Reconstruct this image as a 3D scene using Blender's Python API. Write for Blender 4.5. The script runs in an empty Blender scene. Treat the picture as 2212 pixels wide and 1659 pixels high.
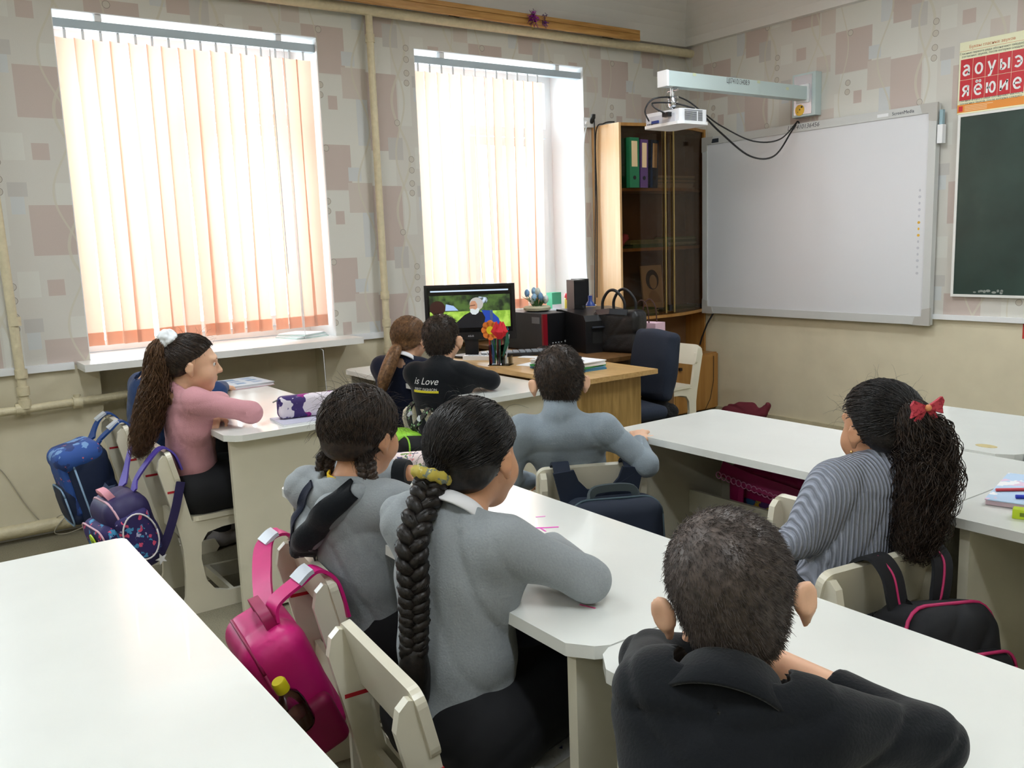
import bpy, bmesh, math, random
import numpy as np
from mathutils import Vector, Matrix
from mathutils.bvhtree import BVHTree
random.seed(7); rng = np.random.default_rng(7)
S = bpy.context.scene
C = S.collection
PI = math.pi

# ------------------------------------------------------------------ camera
cam_d = bpy.data.cameras.new('camera'); cam = bpy.data.objects.new('camera', cam_d); C.objects.link(cam)
YAW, PITCH, ROLL = 0.95193, 0.15955, -0.03622
_f = Vector((-math.sin(YAW)*math.cos(PITCH), math.cos(YAW)*math.cos(PITCH), -math.sin(PITCH)))
_r0 = Vector((math.cos(YAW), math.sin(YAW), 0)); _u0 = _r0.cross(_f)
_r = math.cos(ROLL)*_r0 + math.sin(ROLL)*_u0; _u = -math.sin(ROLL)*_r0 + math.cos(ROLL)*_u0
CAM = Vector((4.61293, -4.91910, 1.29311))
cam.matrix_world = Matrix(((_r.x,_u.x,-_f.x,CAM.x),(_r.y,_u.y,-_f.y,CAM.y),(_r.z,_u.z,-_f.z,CAM.z),(0,0,0,1)))
cam_d.sensor_width = 36; cam_d.lens = 1899.155/2212*36; cam_d.clip_start = 0.02
S.camera = cam

# ------------------------------------------------------------------ world, lights, exposure
W = bpy.data.worlds.new('world'); S.world = W; W.use_nodes = True
bg = W.node_tree.nodes['Background']; bg.inputs[0].default_value = (0.86,0.93,1,1); bg.inputs[1].default_value = 3.2
S.view_settings.view_transform = 'Standard'; S.view_settings.look = 'None'
S.view_settings.exposure = 0.55; S.view_settings.gamma = 1
cy=S.cycles; cy.max_bounces=6; cy.diffuse_bounces=3; cy.glossy_bounces=2; cy.transmission_bounces=3; cy.transparent_max_bounces=8; cy.caustics_reflective=False; cy.caustics_refractive=False; cy.use_adaptive_sampling=True; cy.adaptive_threshold=.06; cy.adaptive_min_samples=16; cy.use_denoising=True
def area(name, loc, target, sx, sy, power, col, spread=180):
    l = bpy.data.lights.new(name,'AREA'); l.shape='RECTANGLE'; l.size=sx; l.size_y=sy; l.energy=power; l.color=col
    l.spread = math.radians(spread)
    o = bpy.data.objects.new(name,l); C.objects.link(o); o.location=loc
    d = Vector(target)-Vector(loc); o.rotation_euler = d.to_track_quat('-Z','Y').to_euler(); return o
WIN_PW = 52; LAMP_PW = 11
for i,(yc) in enumerate((-3.483,-1.605,-5.36)):
    area('window_daylight',(-0.75,yc,1.75),(1.5,yc,0.9),1.25,1.7,WIN_PW*(1,1,.55)[i],(0.84,0.93,1.0))

# ------------------------------------------------------------------ materials
def srgb(r,g,b):
    def c(v):
        v/=255.0
        return v/12.92 if v<=0.04045 else ((v+0.055)/1.055)**2.4
    return (c(r),c(g),c(b),1)
MATS={}
def mat(name, rgb, rough=0.6, metal=0.0, noise=0.0, nscale=30.0, bump=0.0, bscale=200.0, spec=0.5, coat=0.0, sheen=0.0, trans=0.0, alpha=1.0, emit=None, estr=1.0, stretch=None):
    if name in MATS: return MATS[name]
    m = bpy.data.materials.new(name); m.use_nodes=True; nt=m.node_tree; b=nt.nodes['Principled BSDF']
    col = srgb(*rgb)
    b.inputs['Base Color'].default_value=col; b.inputs['Roughness'].default_value=rough; b.inputs['Metallic'].default_value=metal
    b.inputs['Specular IOR Level'].default_value=spec; b.inputs['Coat Weight'].default_value=coat; b.inputs['Sheen Weight'].default_value=sheen
    b.inputs['Transmission Weight'].default_value=trans; b.inputs['Alpha'].default_value=alpha
    if emit: b.inputs['Emission Color'].default_value=srgb(*emit); b.inputs['Emission Strength'].default_value=estr
    if noise>0 or bump>0:
        tc=nt.nodes.new('ShaderNodeTexCoord'); src=tc.outputs['Object']
        if stretch:
            mp=nt.nodes.new('ShaderNodeMapping'); mp.inputs['Scale'].default_value=stretch; nt.links.new(src,mp.inputs[0]); src=mp.outputs[0]
    if noise>0:
        n=nt.nodes.new('ShaderNodeTexNoise'); n.inputs['Scale'].default_value=nscale; n.inputs['Detail'].default_value=4
        nt.links.new(src,n.inputs['Vector'])
        r=nt.nodes.new('ShaderNodeValToRGB'); nt.links.new(n.outputs[0],r.inputs[0])
        r.color_ramp.elements[0].position=0.3; r.color_ramp.elements[1].position=0.7
        r.color_ramp.elements[0].color=tuple(c*(1-noise) for c in col[:3])+(1,)
        r.color_ramp.elements[1].color=tuple(min(1,c*(1+noise)) for c in col[:3])+(1,)
        nt.links.new(r.outputs[0],b.inputs['Base Color'])
    if bump>0:
        n2=nt.nodes.new('ShaderNodeTexNoise'); n2.inputs['Scale'].default_value=bscale; n2.inputs['Detail'].default_value=3
        nt.links.new(src,n2.inputs['Vector'])
        bp=nt.nodes.new('ShaderNodeBump'); bp.inputs['Strength'].default_value=bump; bp.inputs['Distance'].default_value=0.01
        nt.links.new(n2.outputs[0],bp.inputs['Height']); nt.links.new(bp.outputs[0],b.inputs['Normal'])
    MATS[name]=m; return m

class NT:
    """small helper to write math node graphs"""
    def __init__(s,nt): s.nt=nt
    def n(s,t,**k):
        x=s.nt.nodes.new(t)
        for a,v in k.items(): setattr(x,a,v)
        return x
    def m(s,op,a,b=None,c=None):
        x=s.n('ShaderNodeMath',operation=op)
        for i,v in enumerate((a,b,c)):
            if v is None: continue
            if isinstance(v,(int,float)): x.inputs[i].default_value=v
            else: s.nt.links.new(v,x.inputs[i])
        return x.outputs[0]
    def mix(s,fac,a,b):
        x=s.n('ShaderNodeMix',data_type='RGBA')
        for sock,v in ((x.inputs[0],fac),(x.inputs[6],a),(x.inputs[7],b)):
            if isinstance(v,(int,float)): sock.default_value=v
            elif isinstance(v,tuple): sock.default_value=v
            else: s.nt.links.new(v,sock)
        return x.outputs[2]

def wallpaper(name, axis, off):
    """repeat of patchwork rectangles, wavy ribbons and small rings, 1.06 x 0.62 m"""
    m=bpy.data.materials.new(name); m.use_nodes=True; nt=m.node_tree; g=NT(nt); b=nt.nodes['Principled BSDF']
    b.inputs['Roughness'].default_value=0.75; b.inputs['Specular IOR Level'].default_value=0.25
    geo=g.n('ShaderNodeNewGeometry'); sp=g.n('ShaderNodeSeparateXYZ'); nt.links.new(geo.outputs['Position'],sp.inputs[0])
    u=g.m('MODULO',g.m('ADD',sp.outputs[axis],off+10.6),1.06)     # 0..1.06
    v=g.m('MODULO',g.m('ADD',sp.outputs[2],1.24-1.86),0.62)       # 0 at z=1.86
    light=srgb(222,221,213); mauve=srgb(203,188,180); pink=srgb(210,200,191); grey=srgb(202,199,194); blue=srgb(211,214,214); base=srgb(216,213,205)
    R=[(0.0,0.31,-.02,.26,light),(.004,.247,.375,.634,mauve),(.247,.53,.40,.66,light),(.227,.306,.424,.499,blue),(.221,.37,.25,.415,pink),
       (.30,.37,0.0,.25,blue),(.37,.56,.04,.40,mauve),(.038,.222,.26,.37,light),(.133,.187,.187,.26,mauve),(.378,.487,.0,.10,mauve),(.378,.487,.595,.63,mauve),
       (.487,.582,.547,.64,grey),(.487,.582,0,.052,grey),(.57,.65,.12,.37,light),(.663,.743,.338,.402,grey),(.67,.726,.259,.338,blue),
       (.74,.95,.07,.30,mauve),(.78,.852,.503,.578,mauve),(.93,1.03,.40,.50,pink),(.86,.93,.30,.40,light),(.66,.75,.50,.66,light),(.96,1.06,.0,.18,pink)]
    col=base
    def rect(a,b_,c,d):
        # cheap inside test by centre distance
        du=g.m('LESS_THAN',g.m('ABSOLUTE',g.m('SUBTRACT',u,(a+b_)/2)),(b_-a)/2)
        dv=g.m('LESS_THAN',g.m('ABSOLUTE',g.m('SUBTRACT',v,(c+d)/2)),(d-c)/2)
        return g.m('MULTIPLY',du,dv)
    for a,b_,c,d,cc in R: col=g.mix(rect(a,b_,c,d),col,cc)
    rib=srgb(212,207,190)
    k=2*PI/0.62
    def ribbon(uc,amp,ph,w,harm=1,amp2=0):
        s=g.m('MULTIPLY',g.m('SINE',g.m('MULTIPLY_ADD',v,k*harm,ph)),amp)
        s=g.m('ADD',s,uc)
        return g.m('LESS_THAN',g.m('ABSOLUTE',g.m('SUBTRACT',u,s)),w)
    for uc,amp,ph,w,h in ((.575,.05,2.2,.008,1),(.57,.035,5.2,.006,1),(.33,.045,0.6,.006,1),(.95,.06,3.7,.007,1),(.90,.05,1.2,.005,1),(.06,.03,2.5,.004,1)):
        col=g.mix(g.m('MULTIPLY',ribbon(uc,amp,ph,w,h),0.75),col,rib)
    for cu,cv in ((.634,.553),(.633,.49),(.631,.415),(.628,.36),(.553,.135),(.103,.60),(.093,.314),(.09,.261)):
        du=g.m('SUBTRACT',u,cu); dv=g.m('SUBTRACT',v,cv)
        d=g.m('SQRT',g.m('ADD',g.m('MULTIPLY',du,du),g.m('MULTIPLY',dv,dv)))
        col=g.mix(g.m('LESS_THAN',d,0.018),col,srgb(150,142,132))
        col=g.mix(g.m('LESS_THAN',d,0.0155),col,srgb(206,200,188))
    nz=g.n('ShaderNodeTexNoise'); nz.inputs['Scale'].default_value=350; nt.links.new(geo.outputs['Position'],nz.inputs['Vector'])
    col=g.mix(g.m('MULTIPLY',nz.outputs[0],0.14),col,srgb(150,145,138))
    nt.links.new(col,b.inputs['Base Color'])
    bp=g.n('ShaderNodeBump'); bp.inputs['Strength'].default_value=.15; bp.inputs['Distance'].default_value=.002; nt.links.new(nz.outputs[0],bp.inputs['Height']); nt.links.new(bp.outputs[0],b.inputs['Normal'])
    return m

def wood(name, c1, c2, axis_scale=(6,6,1), rough=0.45, scale=3.0):
    if name in MATS: return MATS[name]
    m=bpy.data.materials.new(name); m.use_nodes=True; nt=m.node_tree; g=NT(nt); b=nt.nodes['Principled BSDF']
    tc=g.n('ShaderNodeTexCoord'); mp=g.n('ShaderNodeMapping'); mp.inputs['Scale'].default_value=axis_scale
    nt.links.new(tc.outputs['Object'],mp.inputs[0])
    n=g.n('ShaderNodeTexNoise'); n.inputs['Scale'].default_value=scale; n.inputs['Detail'].default_value=6; n.inputs['Distortion'].default_value=.6
    nt.links.new(mp.outputs[0],n.inputs['Vector'])
    r=g.n('ShaderNodeValToRGB'); nt.links.new(n.outputs[0],r.inputs[0])
    r.color_ramp.elements[0].position=.35; r.color_ramp.elements[0].color=srgb(*c1); r.color_ramp.elements[1].position=.68; r.color_ramp.elements[1].color=srgb(*c2)
    nt.links.new(r.outputs[0],b.inputs['Base Color']); b.inputs['Roughness'].default_value=rough
    MATS[name]=m; return m

def fabric_print(name, base, blobs, rough=0.7):
    """base cloth colour with scattered coloured blobs: blobs = [(rgb, voronoi scale, threshold)]"""
    if name in MATS: return MATS[name]
    m=bpy.data.materials.new(name); m.use_nodes=True; nt=m.node_tree; g=NT(nt); b=nt.nodes['Principled BSDF']
    tc=g.n('ShaderNodeTexCoord'); col=srgb(*base)
    for i,(rgb,sc,th) in enumerate(blobs):
        mp=g.n('ShaderNodeMapping'); mp.inputs['Location'].default_value=(i*3.1,i*1.7,i*.9); nt.links.new(tc.outputs['Object'],mp.inputs[0])
        v=g.n('ShaderNodeTexNoise'); v.inputs['Scale'].default_value=sc; v.inputs['Detail'].default_value=3; nt.links.new(mp.outputs[0],v.inputs['Vector'])
        f=g.m('GREATER_THAN',v.outputs[0],th); col=g.mix(f,col,srgb(*rgb))
    nt.links.new(col,b.inputs['Base Color']); b.inputs['Roughness'].default_value=rough
    MATS[name]=m; return m

# ------------------------------------------------------------------ mesh helpers
def tagp(o,label=None,cat=None,group=None,kind=None):
    if label: o['label']=label
    if cat: o['category']=cat
    if group: o['group']=group
    if kind: o['kind']=kind
    return o
def link(name, me, material=None, parent=None, loc=None, rotz=None):
    o=bpy.data.objects.new(name,me); C.objects.link(o)
    if material is not None:
        for mm in (material if isinstance(material,(list,tuple)) else [material]): me.materials.append(mm)
    if parent is not None: o.parent=parent
    if loc is not None: o.location=loc
    if rotz is not None: o.rotation_euler=(0,0,rotz)
    return o
def empty(name, loc=(0,0,0), rotz=0.0, label=None, cat=None, group=None, kind=None):
    o=bpy.data.objects.new(name,None); C.objects.link(o); o.location=loc; o.rotation_euler=(0,0,rotz); o.empty_display_size=.05
    return tagp(o,label,cat,group,kind)
def finish(bm, name, material, parent=None, smooth=False, bevel=0.0, seg=2, loc=None, rotz=None, autosmooth=None):
    if bevel>0:
        bmesh.ops.bevel(bm, geom=[e for e in bm.edges if e.is_manifold and e.calc_face_angle(0)>0.5], offset=bevel, segments=seg, affect='EDGES', profile=0.6, clamp_overlap=True)
    bmesh.ops.recalc_face_normals(bm, faces=bm.faces)
    if smooth:
        for f in bm.faces: f.smooth=True
        if autosmooth:
            for e in bm.edges:
                if len(e.link_faces)==2 and e.calc_face_angle(0)>autosmooth: e.smooth=False
    me=bpy.data.meshes.new(name); bm.to_mesh(me); bm.free()
    return link(name,me,material,parent,loc,rotz)
def addbox(bm,x0,x1,y0,y1,z0,z1,M=None):
    vs=[bm.verts.new((x,y,z)) for x in (x0,x1) for y in (y0,y1) for z in (z0,z1)]
    if M is not None:
        for v in vs: v.co=M@v.co
    for q in ((0,1,3,2),(4,6,7,5),(0,4,5,1),(2,3,7,6),(0,2,6,4),(1,5,7,3)): bm.faces.new([vs[i] for i in q])
    return vs
def box(name,x0,x1,y0,y1,z0,z1,material,parent=None,bevel=0.0,seg=2,M=None,smooth=False,loc=None,rotz=None):
    bm=bmesh.new(); addbox(bm,x0,x1,y0,y1,z0,z1,M); return finish(bm,name,material,parent,bevel=bevel,seg=seg,smooth=smooth,loc=loc,rotz=rotz)
def boxes(name,lst,material,parent=None,bevel=0.0,**k):
    bm=bmesh.new()
    for l in lst: addbox(bm,*l)
    return finish(bm,name,material,parent,bevel=bevel,**k)
def addprism(bm,pts,a0,a1,axis='x',M=None):
    """extrude polygon pts (p,q) between a0..a1 along axis. axis x: (p,q)=(y,z); y: (x,z); z: (x,y)"""
    def P(a,p,q): return {'x':(a,p,q),'y':(p,a,q),'z':(p,q,a)}[axis]
    lo=[bm.verts.new(P(a0,p,q)) for p,q in pts]; hi=[bm.verts.new(P(a1,p,q)) for p,q in pts]
    if M is not None:
        for v in lo+hi: v.co=M@v.co
    n=len(pts)
    bm.faces.new(lo); bm.faces.new(hi[::-1])
    for i in range(n): bm.faces.new((lo[i],hi[i],hi[(i+1)%n],lo[(i+1)%n]))
def prism(name,pts,a0,a1,axis,material,parent=None,bevel=0.0,seg=2,M=None,smooth=False,loc=None,rotz=None):
    bm=bmesh.new(); addprism(bm,pts,a0,a1,axis,M); return finish(bm,name,material,parent,bevel=bevel,seg=seg,smooth=smooth,loc=loc,rotz=rotz)
def rrect(x0,x1,y0,y1,r,n=5):
    out=[]
    for cx,cy,a in ((x1-r,y1-r,0),(x0+r,y1-r,90),(x0+r,y0+r,180),(x1-r,y0+r,270)):
        for i in range(n+1):
            t=math.radians(a+90*i/n); out.append((cx+r*math.cos(t),cy+r*math.sin(t)))
    return out
def circle(cx,cy,rx,ry=None,n=20):
    ry=ry or rx; return [(cx+rx*math.cos(2*PI*i/n),cy+ry*math.sin(2*PI*i/n)) for i in range(n)]
def catmull(P,n=8,closed=False):
    P=[Vector(p) for p in P]; out=[]
    m=len(P)
    for i in range(m-1 if not closed else m):
        if closed: a,b,c,d=P[(i-1)%m],P[i],P[(i+1)%m],P[(i+2)%m]
        else: a,b,c,d=P[max(i-1,0)],P[i],P[i+1],P[min(i+2,m-1)]
        for k in range(n):
            t=k/n; t2=t*t;t3=t2*t
            out.append(0.5*((2*b)+(-a+c)*t+(2*a-5*b+4*c-d)*t2+(-a+3*b-3*c+d)*t3))
    if not closed: out.append(P[-1])
    return out
def addtube(bm,pts,r,sides=8,cap=True):
    """r: number or list"""
    pts=[Vector(p) for p in pts]; n=len(pts)
    R=[float(q) for q in r] if isinstance(r,(list,tuple,np.ndarray)) else [float(r)]*n
    t0=(pts[1]-pts[0]).normalized(); nrm=t0.orthogonal().normalized(); rings=[]
    for i in range(n):
        t=(pts[min(i+1,n-1)]-pts[max(i-1,0)])
        if t.length<1e-9: t=t0
        t.normalize(); nrm=(nrm-t*nrm.dot(t))
        if nrm.length<1e-6: nrm=t.orthogonal()
        nrm.normalize(); b=t.cross(nrm)
        rings.append([bm.verts.new(pts[i]+R[i]*(math.cos(2*PI*k/sides)*nrm+math.sin(2*PI*k/sides)*b)) for k in range(sides)])
    for i in range(n-1):
        for k in range(sides): bm.faces.new((rings[i][k],rings[i][(k+1)%sides],rings[i+1][(k+1)%sides],rings[i+1][k]))
    if cap and sides>2: bm.faces.new(rings[0][::-1]); bm.faces.new(rings[-1])
def tube(name,pts,r,material,parent=None,sides=8,smooth=True,loc=None,rotz=None):
    bm=bmesh.new(); addtube(bm,pts,r,sides); return finish(bm,name,material,parent,smooth=smooth,autosmooth=1.0,loc=loc,rotz=rotz)
def addribbon(bm,pts,wdir,w,t):
    """flat strap along pts; wdir list or vector = width direction"""
    pts=[Vector(p) for p in pts]; n=len(pts); rings=[]
    for i in range(n):
        tg=(pts[min(i+1,n-1)]-pts[max(i-1,0)]).normalized()
        wd=Vector(wdir[i]) if isinstance(wdir,list) else Vector(wdir)
        wd=(wd-tg*wd.dot(tg)).normalized(); nn=tg.cross(wd)
        ww=w[i] if isinstance(w,(list,tuple)) else w
        rings.append([bm.verts.new(pts[i]+a*ww/2*wd+b*t/2*nn) for a,b in ((-1,-1),(1,-1),(1,1),(-1,1))])
    for i in range(n-1):
        for k in range(4): bm.faces.new((rings[i][k],rings[i][(k+1)%4],rings[i+1][(k+1)%4],rings[i+1][k]))
    bm.faces.new(rings[0][::-1]); bm.faces.new(rings[-1])
def ribbon(name,pts,wdir,w,t,material,parent=None,bevel=0.0,smooth=False):
    bm=bmesh.new(); addribbon(bm,pts,wdir,w,t); return finish(bm,name,material,parent,bevel=bevel,smooth=smooth,autosmooth=0.8)
def addlathe(bm,prof,n=20,c=(0,0,0)):
    rings=[]
    for r,z in prof: rings.append([bm.verts.new((c[0]+r*math.cos(2*PI*k/n),c[1]+r*math.sin(2*PI*k/n),c[2]+z)) for k in range(n)])
    for i in range(len(prof)-1):
        for k in range(n): bm.faces.new((rings[i][k],rings[i][(k+1)%n],rings[i+1][(k+1)%n],rings[i+1][k]))
    bm.faces.new(rings[0][::-1]); bm.faces.new(rings[-1])
def lathe(name,prof,material,parent=None,n=20,c=(0,0,0),loc=None):
    bm=bmesh.new(); addlathe(bm,prof,n,c); return finish(bm,name,material,parent,smooth=True,autosmooth=0.7,loc=loc)
def textmesh(body,size,extr=0.0004,shear=0.0,align='CENTER',sx=1.0):
    cu=bpy.data.curves.new('t','FONT'); cu.body=body; cu.size=size; cu.extrude=extr; cu.shear=shear; cu.align_x=align; cu.align_y='CENTER'; cu.resolution_u=3
    o=bpy.data.objects.new('t',cu); C.objects.link(o); dg=bpy.context.evaluated_depsgraph_get(); dg.update()
    me=bpy.data.meshes.new_from_object(o.evaluated_get(dg)); bpy.data.objects.remove(o); bpy.data.curves.remove(cu)
    if sx!=1:
        for v in me.vertices: v.co.x*=sx
    return me
def text(name,body,size,M,material,parent=None,**k):
    me=textmesh(body,size,**k); me.transform(M); me.materials.clear(); return link(name,me,material,parent)
def frame(origin,xdir,ydir):
    x=Vector(xdir).normalized(); y=Vector(ydir); y=(y-x*y.dot(x)).normalized(); z=x.cross(y)
    o=Vector(origin)
    return Matrix(((x.x,y.x,z.x,o.x),(x.y,y.y,z.y,o.y),(x.z,y.z,z.z,o.z),(0,0,0,1)))
def copy_tree(o,parent=None):
    c=o.copy(); C.objects.link(c); c.parent=parent
    for ch in list(o.children): copy_tree(ch,c)
    return c
# ================================================================== the room
CEIL=2.90; WTOP=2.62; XR=6.2; YB=-8.2; RV=-0.42
M_paper_w=wallpaper('wallpaper_window_wall',1,2.93-1.06)
M_paper_f=wallpaper('wallpaper_front_wall',0,-1.23)
M_paint=mat('beige_wall_paint',(222,213,186),rough=.55,noise=.05,nscale=5,bump=.12,bscale=12)
M_plaster=mat('white_ceiling_paint',(232,230,226),rough=.8,bump=.05,bscale=20)
M_white=mat('white_gloss_paint',(236,236,232),rough=.3,noise=.02,nscale=8)
M_reveal=mat('white_reveal_paint',(240,240,240),rough=.6)
M_pvc=mat('white_pvc',(240,242,244),rough=.35)
M_pipe=mat('cream_pipe_paint',(216,205,172),rough=.4,noise=.06,nscale=40,bump=.35,bscale=60)
def glass_mat(name,tint,refl,rough=.02):
    m=bpy.data.materials.new(name); m.use_nodes=True; nt=m.node_tree; g=NT(nt)
    for n in list(nt.nodes):
        if n.type=='BSDF_PRINCIPLED': nt.nodes.remove(n)
    out=[n for n in nt.nodes if n.type=='OUTPUT_MATERIAL'][0]
    t=g.n('ShaderNodeBsdfTransparent'); t.inputs[0].default_value=tint; gl=g.n('ShaderNodeBsdfGlossy'); gl.inputs['Roughness'].default_value=rough
    fr=g.n('ShaderNodeFresnel'); fr.inputs[0].default_value=1.45; f=g.m('MULTIPLY',fr.outputs[0],refl); mx=g.n('ShaderNodeMixShader')
    nt.links.new(f,mx.inputs[0]); nt.links.new(t.outputs[0],mx.inputs[1]); nt.links.new(gl.outputs[0],mx.inputs[2]); nt.links.new(mx.outputs[0],out.inputs[0]); return m
M_glass=glass_mat('window_glass',(.96,.98,.97,1),.8)
# floor: speckled grey-olive linoleum
def floor_mat():
    m=bpy.data.materials.new('speckled_linoleum'); m.use_nodes=True; nt=m.node_tree; g=NT(nt); b=nt.nodes['Principled BSDF']
    geo=g.n('ShaderNodeNewGeometry'); n1=g.n('ShaderNodeTexNoise'); n1.inputs['Scale'].default_value=170; n1.inputs['Detail'].default_value=2
    n2=g.n('ShaderNodeTexNoise'); n2.inputs['Scale'].default_value=6; n2.inputs['Detail'].default_value=5
    for n in (n1,n2): nt.links.new(geo.outputs['Position'],n.inputs['Vector'])
    c=g.mix(g.m('GREATER_THAN',n1.outputs[0],.56),srgb(138,132,112),srgb(112,106,90)); c=g.mix(g.m('GREATER_THAN',n1.outputs[0],.66),c,srgb(172,164,140))
    c=g.mix(g.m('MULTIPLY',n2.outputs[0],.35),c,srgb(150,142,118))
    nt.links.new(c,b.inputs['Base Color']); b.inputs['Roughness'].default_value=.6; return m
M_floor=floor_mat()
tagp(box('floor',-.5,XR,YB,.3,-.1,0,M_floor),kind='structure')
tagp(box('ceiling',-.5,XR,YB,.3,CEIL,CEIL+.1,M_plaster),kind='structure')
# window openings on wall x=0
OPEN=[(-4.126,-2.84),(-2.245,-.966),(-6.0,-4.72)]; ZS,ZT=.79,2.419
def wall_left():
    bm=bmesh.new(); me_boxes=[]
    ys=sorted([YB,.1]+[a for o in OPEN for a in o])
    # upper wallpaper layer
    for i in range(len(ys)-1):
        a,b=ys[i],ys[i+1]; mid=(a+b)/2
        if any(o[0]<mid<o[1] for o in OPEN): addbox(bm,RV,0,a,b,ZT,WTOP)
        else: addbox(bm,RV,0,a,b,ZS,WTOP)
    return finish(bm,'wall_left',M_paper_w)
tagp(wall_left(),kind='structure')
# painted lower part, with the radiator niche under the first window
NY0,NY1=-4.09,-2.92
lo=[(RV,0,YB,NY0,0,ZS),(RV,0,NY1,.1,0,ZS),(RV,-.13,NY0,NY1,0,ZS)]
tagp(boxes('wall_left_dado',lo,M_paint),kind='structure')
tagp(box('wall_front',-.02,XR,0,.2,ZS,WTOP,M_paper_f),kind='structure')
tagp(box('wall_front_dado',-.02,XR,0,.2,0,ZS,M_paint),kind='structure')
tagp(box('wall_right',XR,XR+.2,YB,.2,0,CEIL,M_paint),kind='structure')
tagp(box('wall_back',RV,XR,YB-.2,YB,0,CEIL,M_paint),kind='structure')
# coving between walls and ceiling
def cove(name,along,a0,a1,sign):
    pts=[(0,WTOP)]; r=CEIL-WTOP
    for i in range(9):
        t=PI/2*i/8; pts.append((.03+ (r+.06)*(1-math.cos(t)), WTOP+.005+(r-.005)*math.sin(t)))
    pts.append((-.2,CEIL)); pts.append((-.2,WTOP))
    pts=[(p*sign,q) for p,q in pts]
    return tagp(prism(name,pts,a0,a1,along,M_plaster,smooth=False),kind='structure')
cove('trim_coving_window_wall','y',YB,.1,1)
cove('trim_coving_front_wall','x',-.1,XR,-1)
# chair rail mouldings and skirting
def rail(name,lst): return tagp(boxes(name,lst,M_pvc,bevel=.006),kind='structure')
rail('trim_chair_rail_window_wall',[(0,.022,YB,-4.2,.772,.806),(0,.022,-2.77,-2.26,.772,.806)])
rail('trim_chair_rail_front_wall',[(.02,XR,-.02,0,.772,.80)])
M_skirt=mat('skirting_paint',(196,186,156),rough=.5,noise=.08,nscale=12)
tagp(boxes('baseboard_front',[(.3,XR,-.022,0,0,.055),(.3,XR,-.035,0,0,.02)],M_skirt,bevel=.004),kind='structure')
tagp(boxes('baseboard_left',[(0,.02,YB,NY0,0,.06)],M_pvc,bevel=.004),kind='structure')
# reveals, sills, frames, panes
for k,(a,b) in enumerate(OPEN):
    w=empty('window_%d'%(k+1),(0,(a+b)/2,ZS),kind='structure')
    h=(b-a)/2
    def wb(n,lst,m,bev=0.0): return boxes(n,lst,m,w,bevel=bev)
    e=.004
    zt=ZT-ZS
    wb('reveal',[(RV,-.001,-h,-h+e,0,zt),(RV,-.001,h-e,h,0,zt),(RV,-.001,-h,h,zt-e,zt)],M_reveal)
    fx0,fx1=RV,RV+.07
    fr=.055
    cols=[-h,-h/3+.1,h]
    wb('window_frame',[(fx0,fx1,-h+e,-h+fr,.02,zt-e),(fx0,fx1,h-fr,h-e,.02,zt-e),(fx0,fx1,-h+fr,h-fr,zt-fr,zt-e),(fx0,fx1,-h+fr,h-fr,.02,.02+fr),(fx0,fx1,cols[1]-.04,cols[1]+.04,.02+fr,zt-fr),
        (fx0,fx1,cols[1]+.04,h-fr,zt-.42,zt-.36)],M_pvc,.006)
    wb('window_sash',[(fx0+.01,fx1+.015,cols[1]+.045,cols[1]+.10,.08,zt-.43),(fx0+.01,fx1+.015,h-fr-.055,h-fr-.003,.08,zt-.43),(fx0+.01,fx1+.015,cols[1]+.10,h-fr-.055,.08,.135),(fx0+.01,fx1+.015,cols[1]+.10,h-fr-.055,zt-.485,zt-.43)],M_pvc,.006)
    for y0,y1,z0,z1 in ((-h+fr,cols[1]-.04,.02+fr,zt-fr),(cols[1]+.10,h-fr-.055,.135,zt-.485),(cols[1]+.04,h-fr,zt-.36,zt-fr)):
        box('pane',fx0+.02,fx0+.024,y0,y1,z0,z1,M_glass,w)
    if k!=1:
        boxes('window_sill',[(RV,0.0,-h+e,h-e,-.018,.016),(0,.20,-h-.06,h+.07,-.018,.016)],M_white,w,bevel=.005)
    else:
        boxes('window_sill',[(RV,0.0,-h+e,h-e,-.018,.016),(0,.16,-h-.03,h+.02,-.018,.016)],M_white,w,bevel=.005)
# ------------------------------------------------------------------ vertical blinds
def blind_mat(name,rgb,tr):
    m=bpy.data.materials.new(name); m.use_nodes=True; nt=m.node_tree; g=NT(nt)
    for n in list(nt.nodes):
        if n.type=='BSDF_PRINCIPLED': nt.nodes.remove(n)
    out=[n for n in nt.nodes if n.type=='OUTPUT_MATERIAL'][0]
    d=g.n('ShaderNodeBsdfDiffuse'); t=g.n('ShaderNodeBsdfTranslucent'); mx=g.n('ShaderNodeMixShader'); mx.inputs[0].default_value=tr
    d.inputs[0].default_value=srgb(*rgb); t.inputs[0].default_value=srgb(*rgb)
    nt.links.new(d.outputs[0],mx.inputs[1]); nt.links.new(t.outputs[0],mx.inputs[2]); nt.links.new(mx.outputs[0],out.inputs[0]); return m
M_slat=blind_mat('peach_blind_fabric',(236,194,172),.45)
M_slat2=blind_mat('peach_blind_pocket',(238,186,160),.42)
M_blue=mat('pale_blue_rail',(186,202,212),rough=.4)
def slat_mesh(name,z0,z1,w,curl,sway,thick=.0012):
    bm=bmesh.new(); nz=10; nw=4; g=[]
    for i in range(nz+1):
        t=i/nz; z=z1+(z0-z1)*t; row=[]
        for j in range(nw+1):
            s=(j/nw-.5); a=curl*math.sin(t*PI)*0.6
            row.append(bm.verts.new((-.012*(1-4*s*s)+sway*t*t*0.5, s*w*(1-.05*math.sin(t*3)), z)))
        g.append(row)
    for i in range(nz):
        for j in range(nw): bm.faces.new((g[i][j],g[i][j+1],g[i+1][j+1],g[i+1][j]))
    for f in bm.faces: f.smooth=True
    me=bpy.data.meshes.new(name); bm.to_mesh(me); bm.free(); return me
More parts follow.
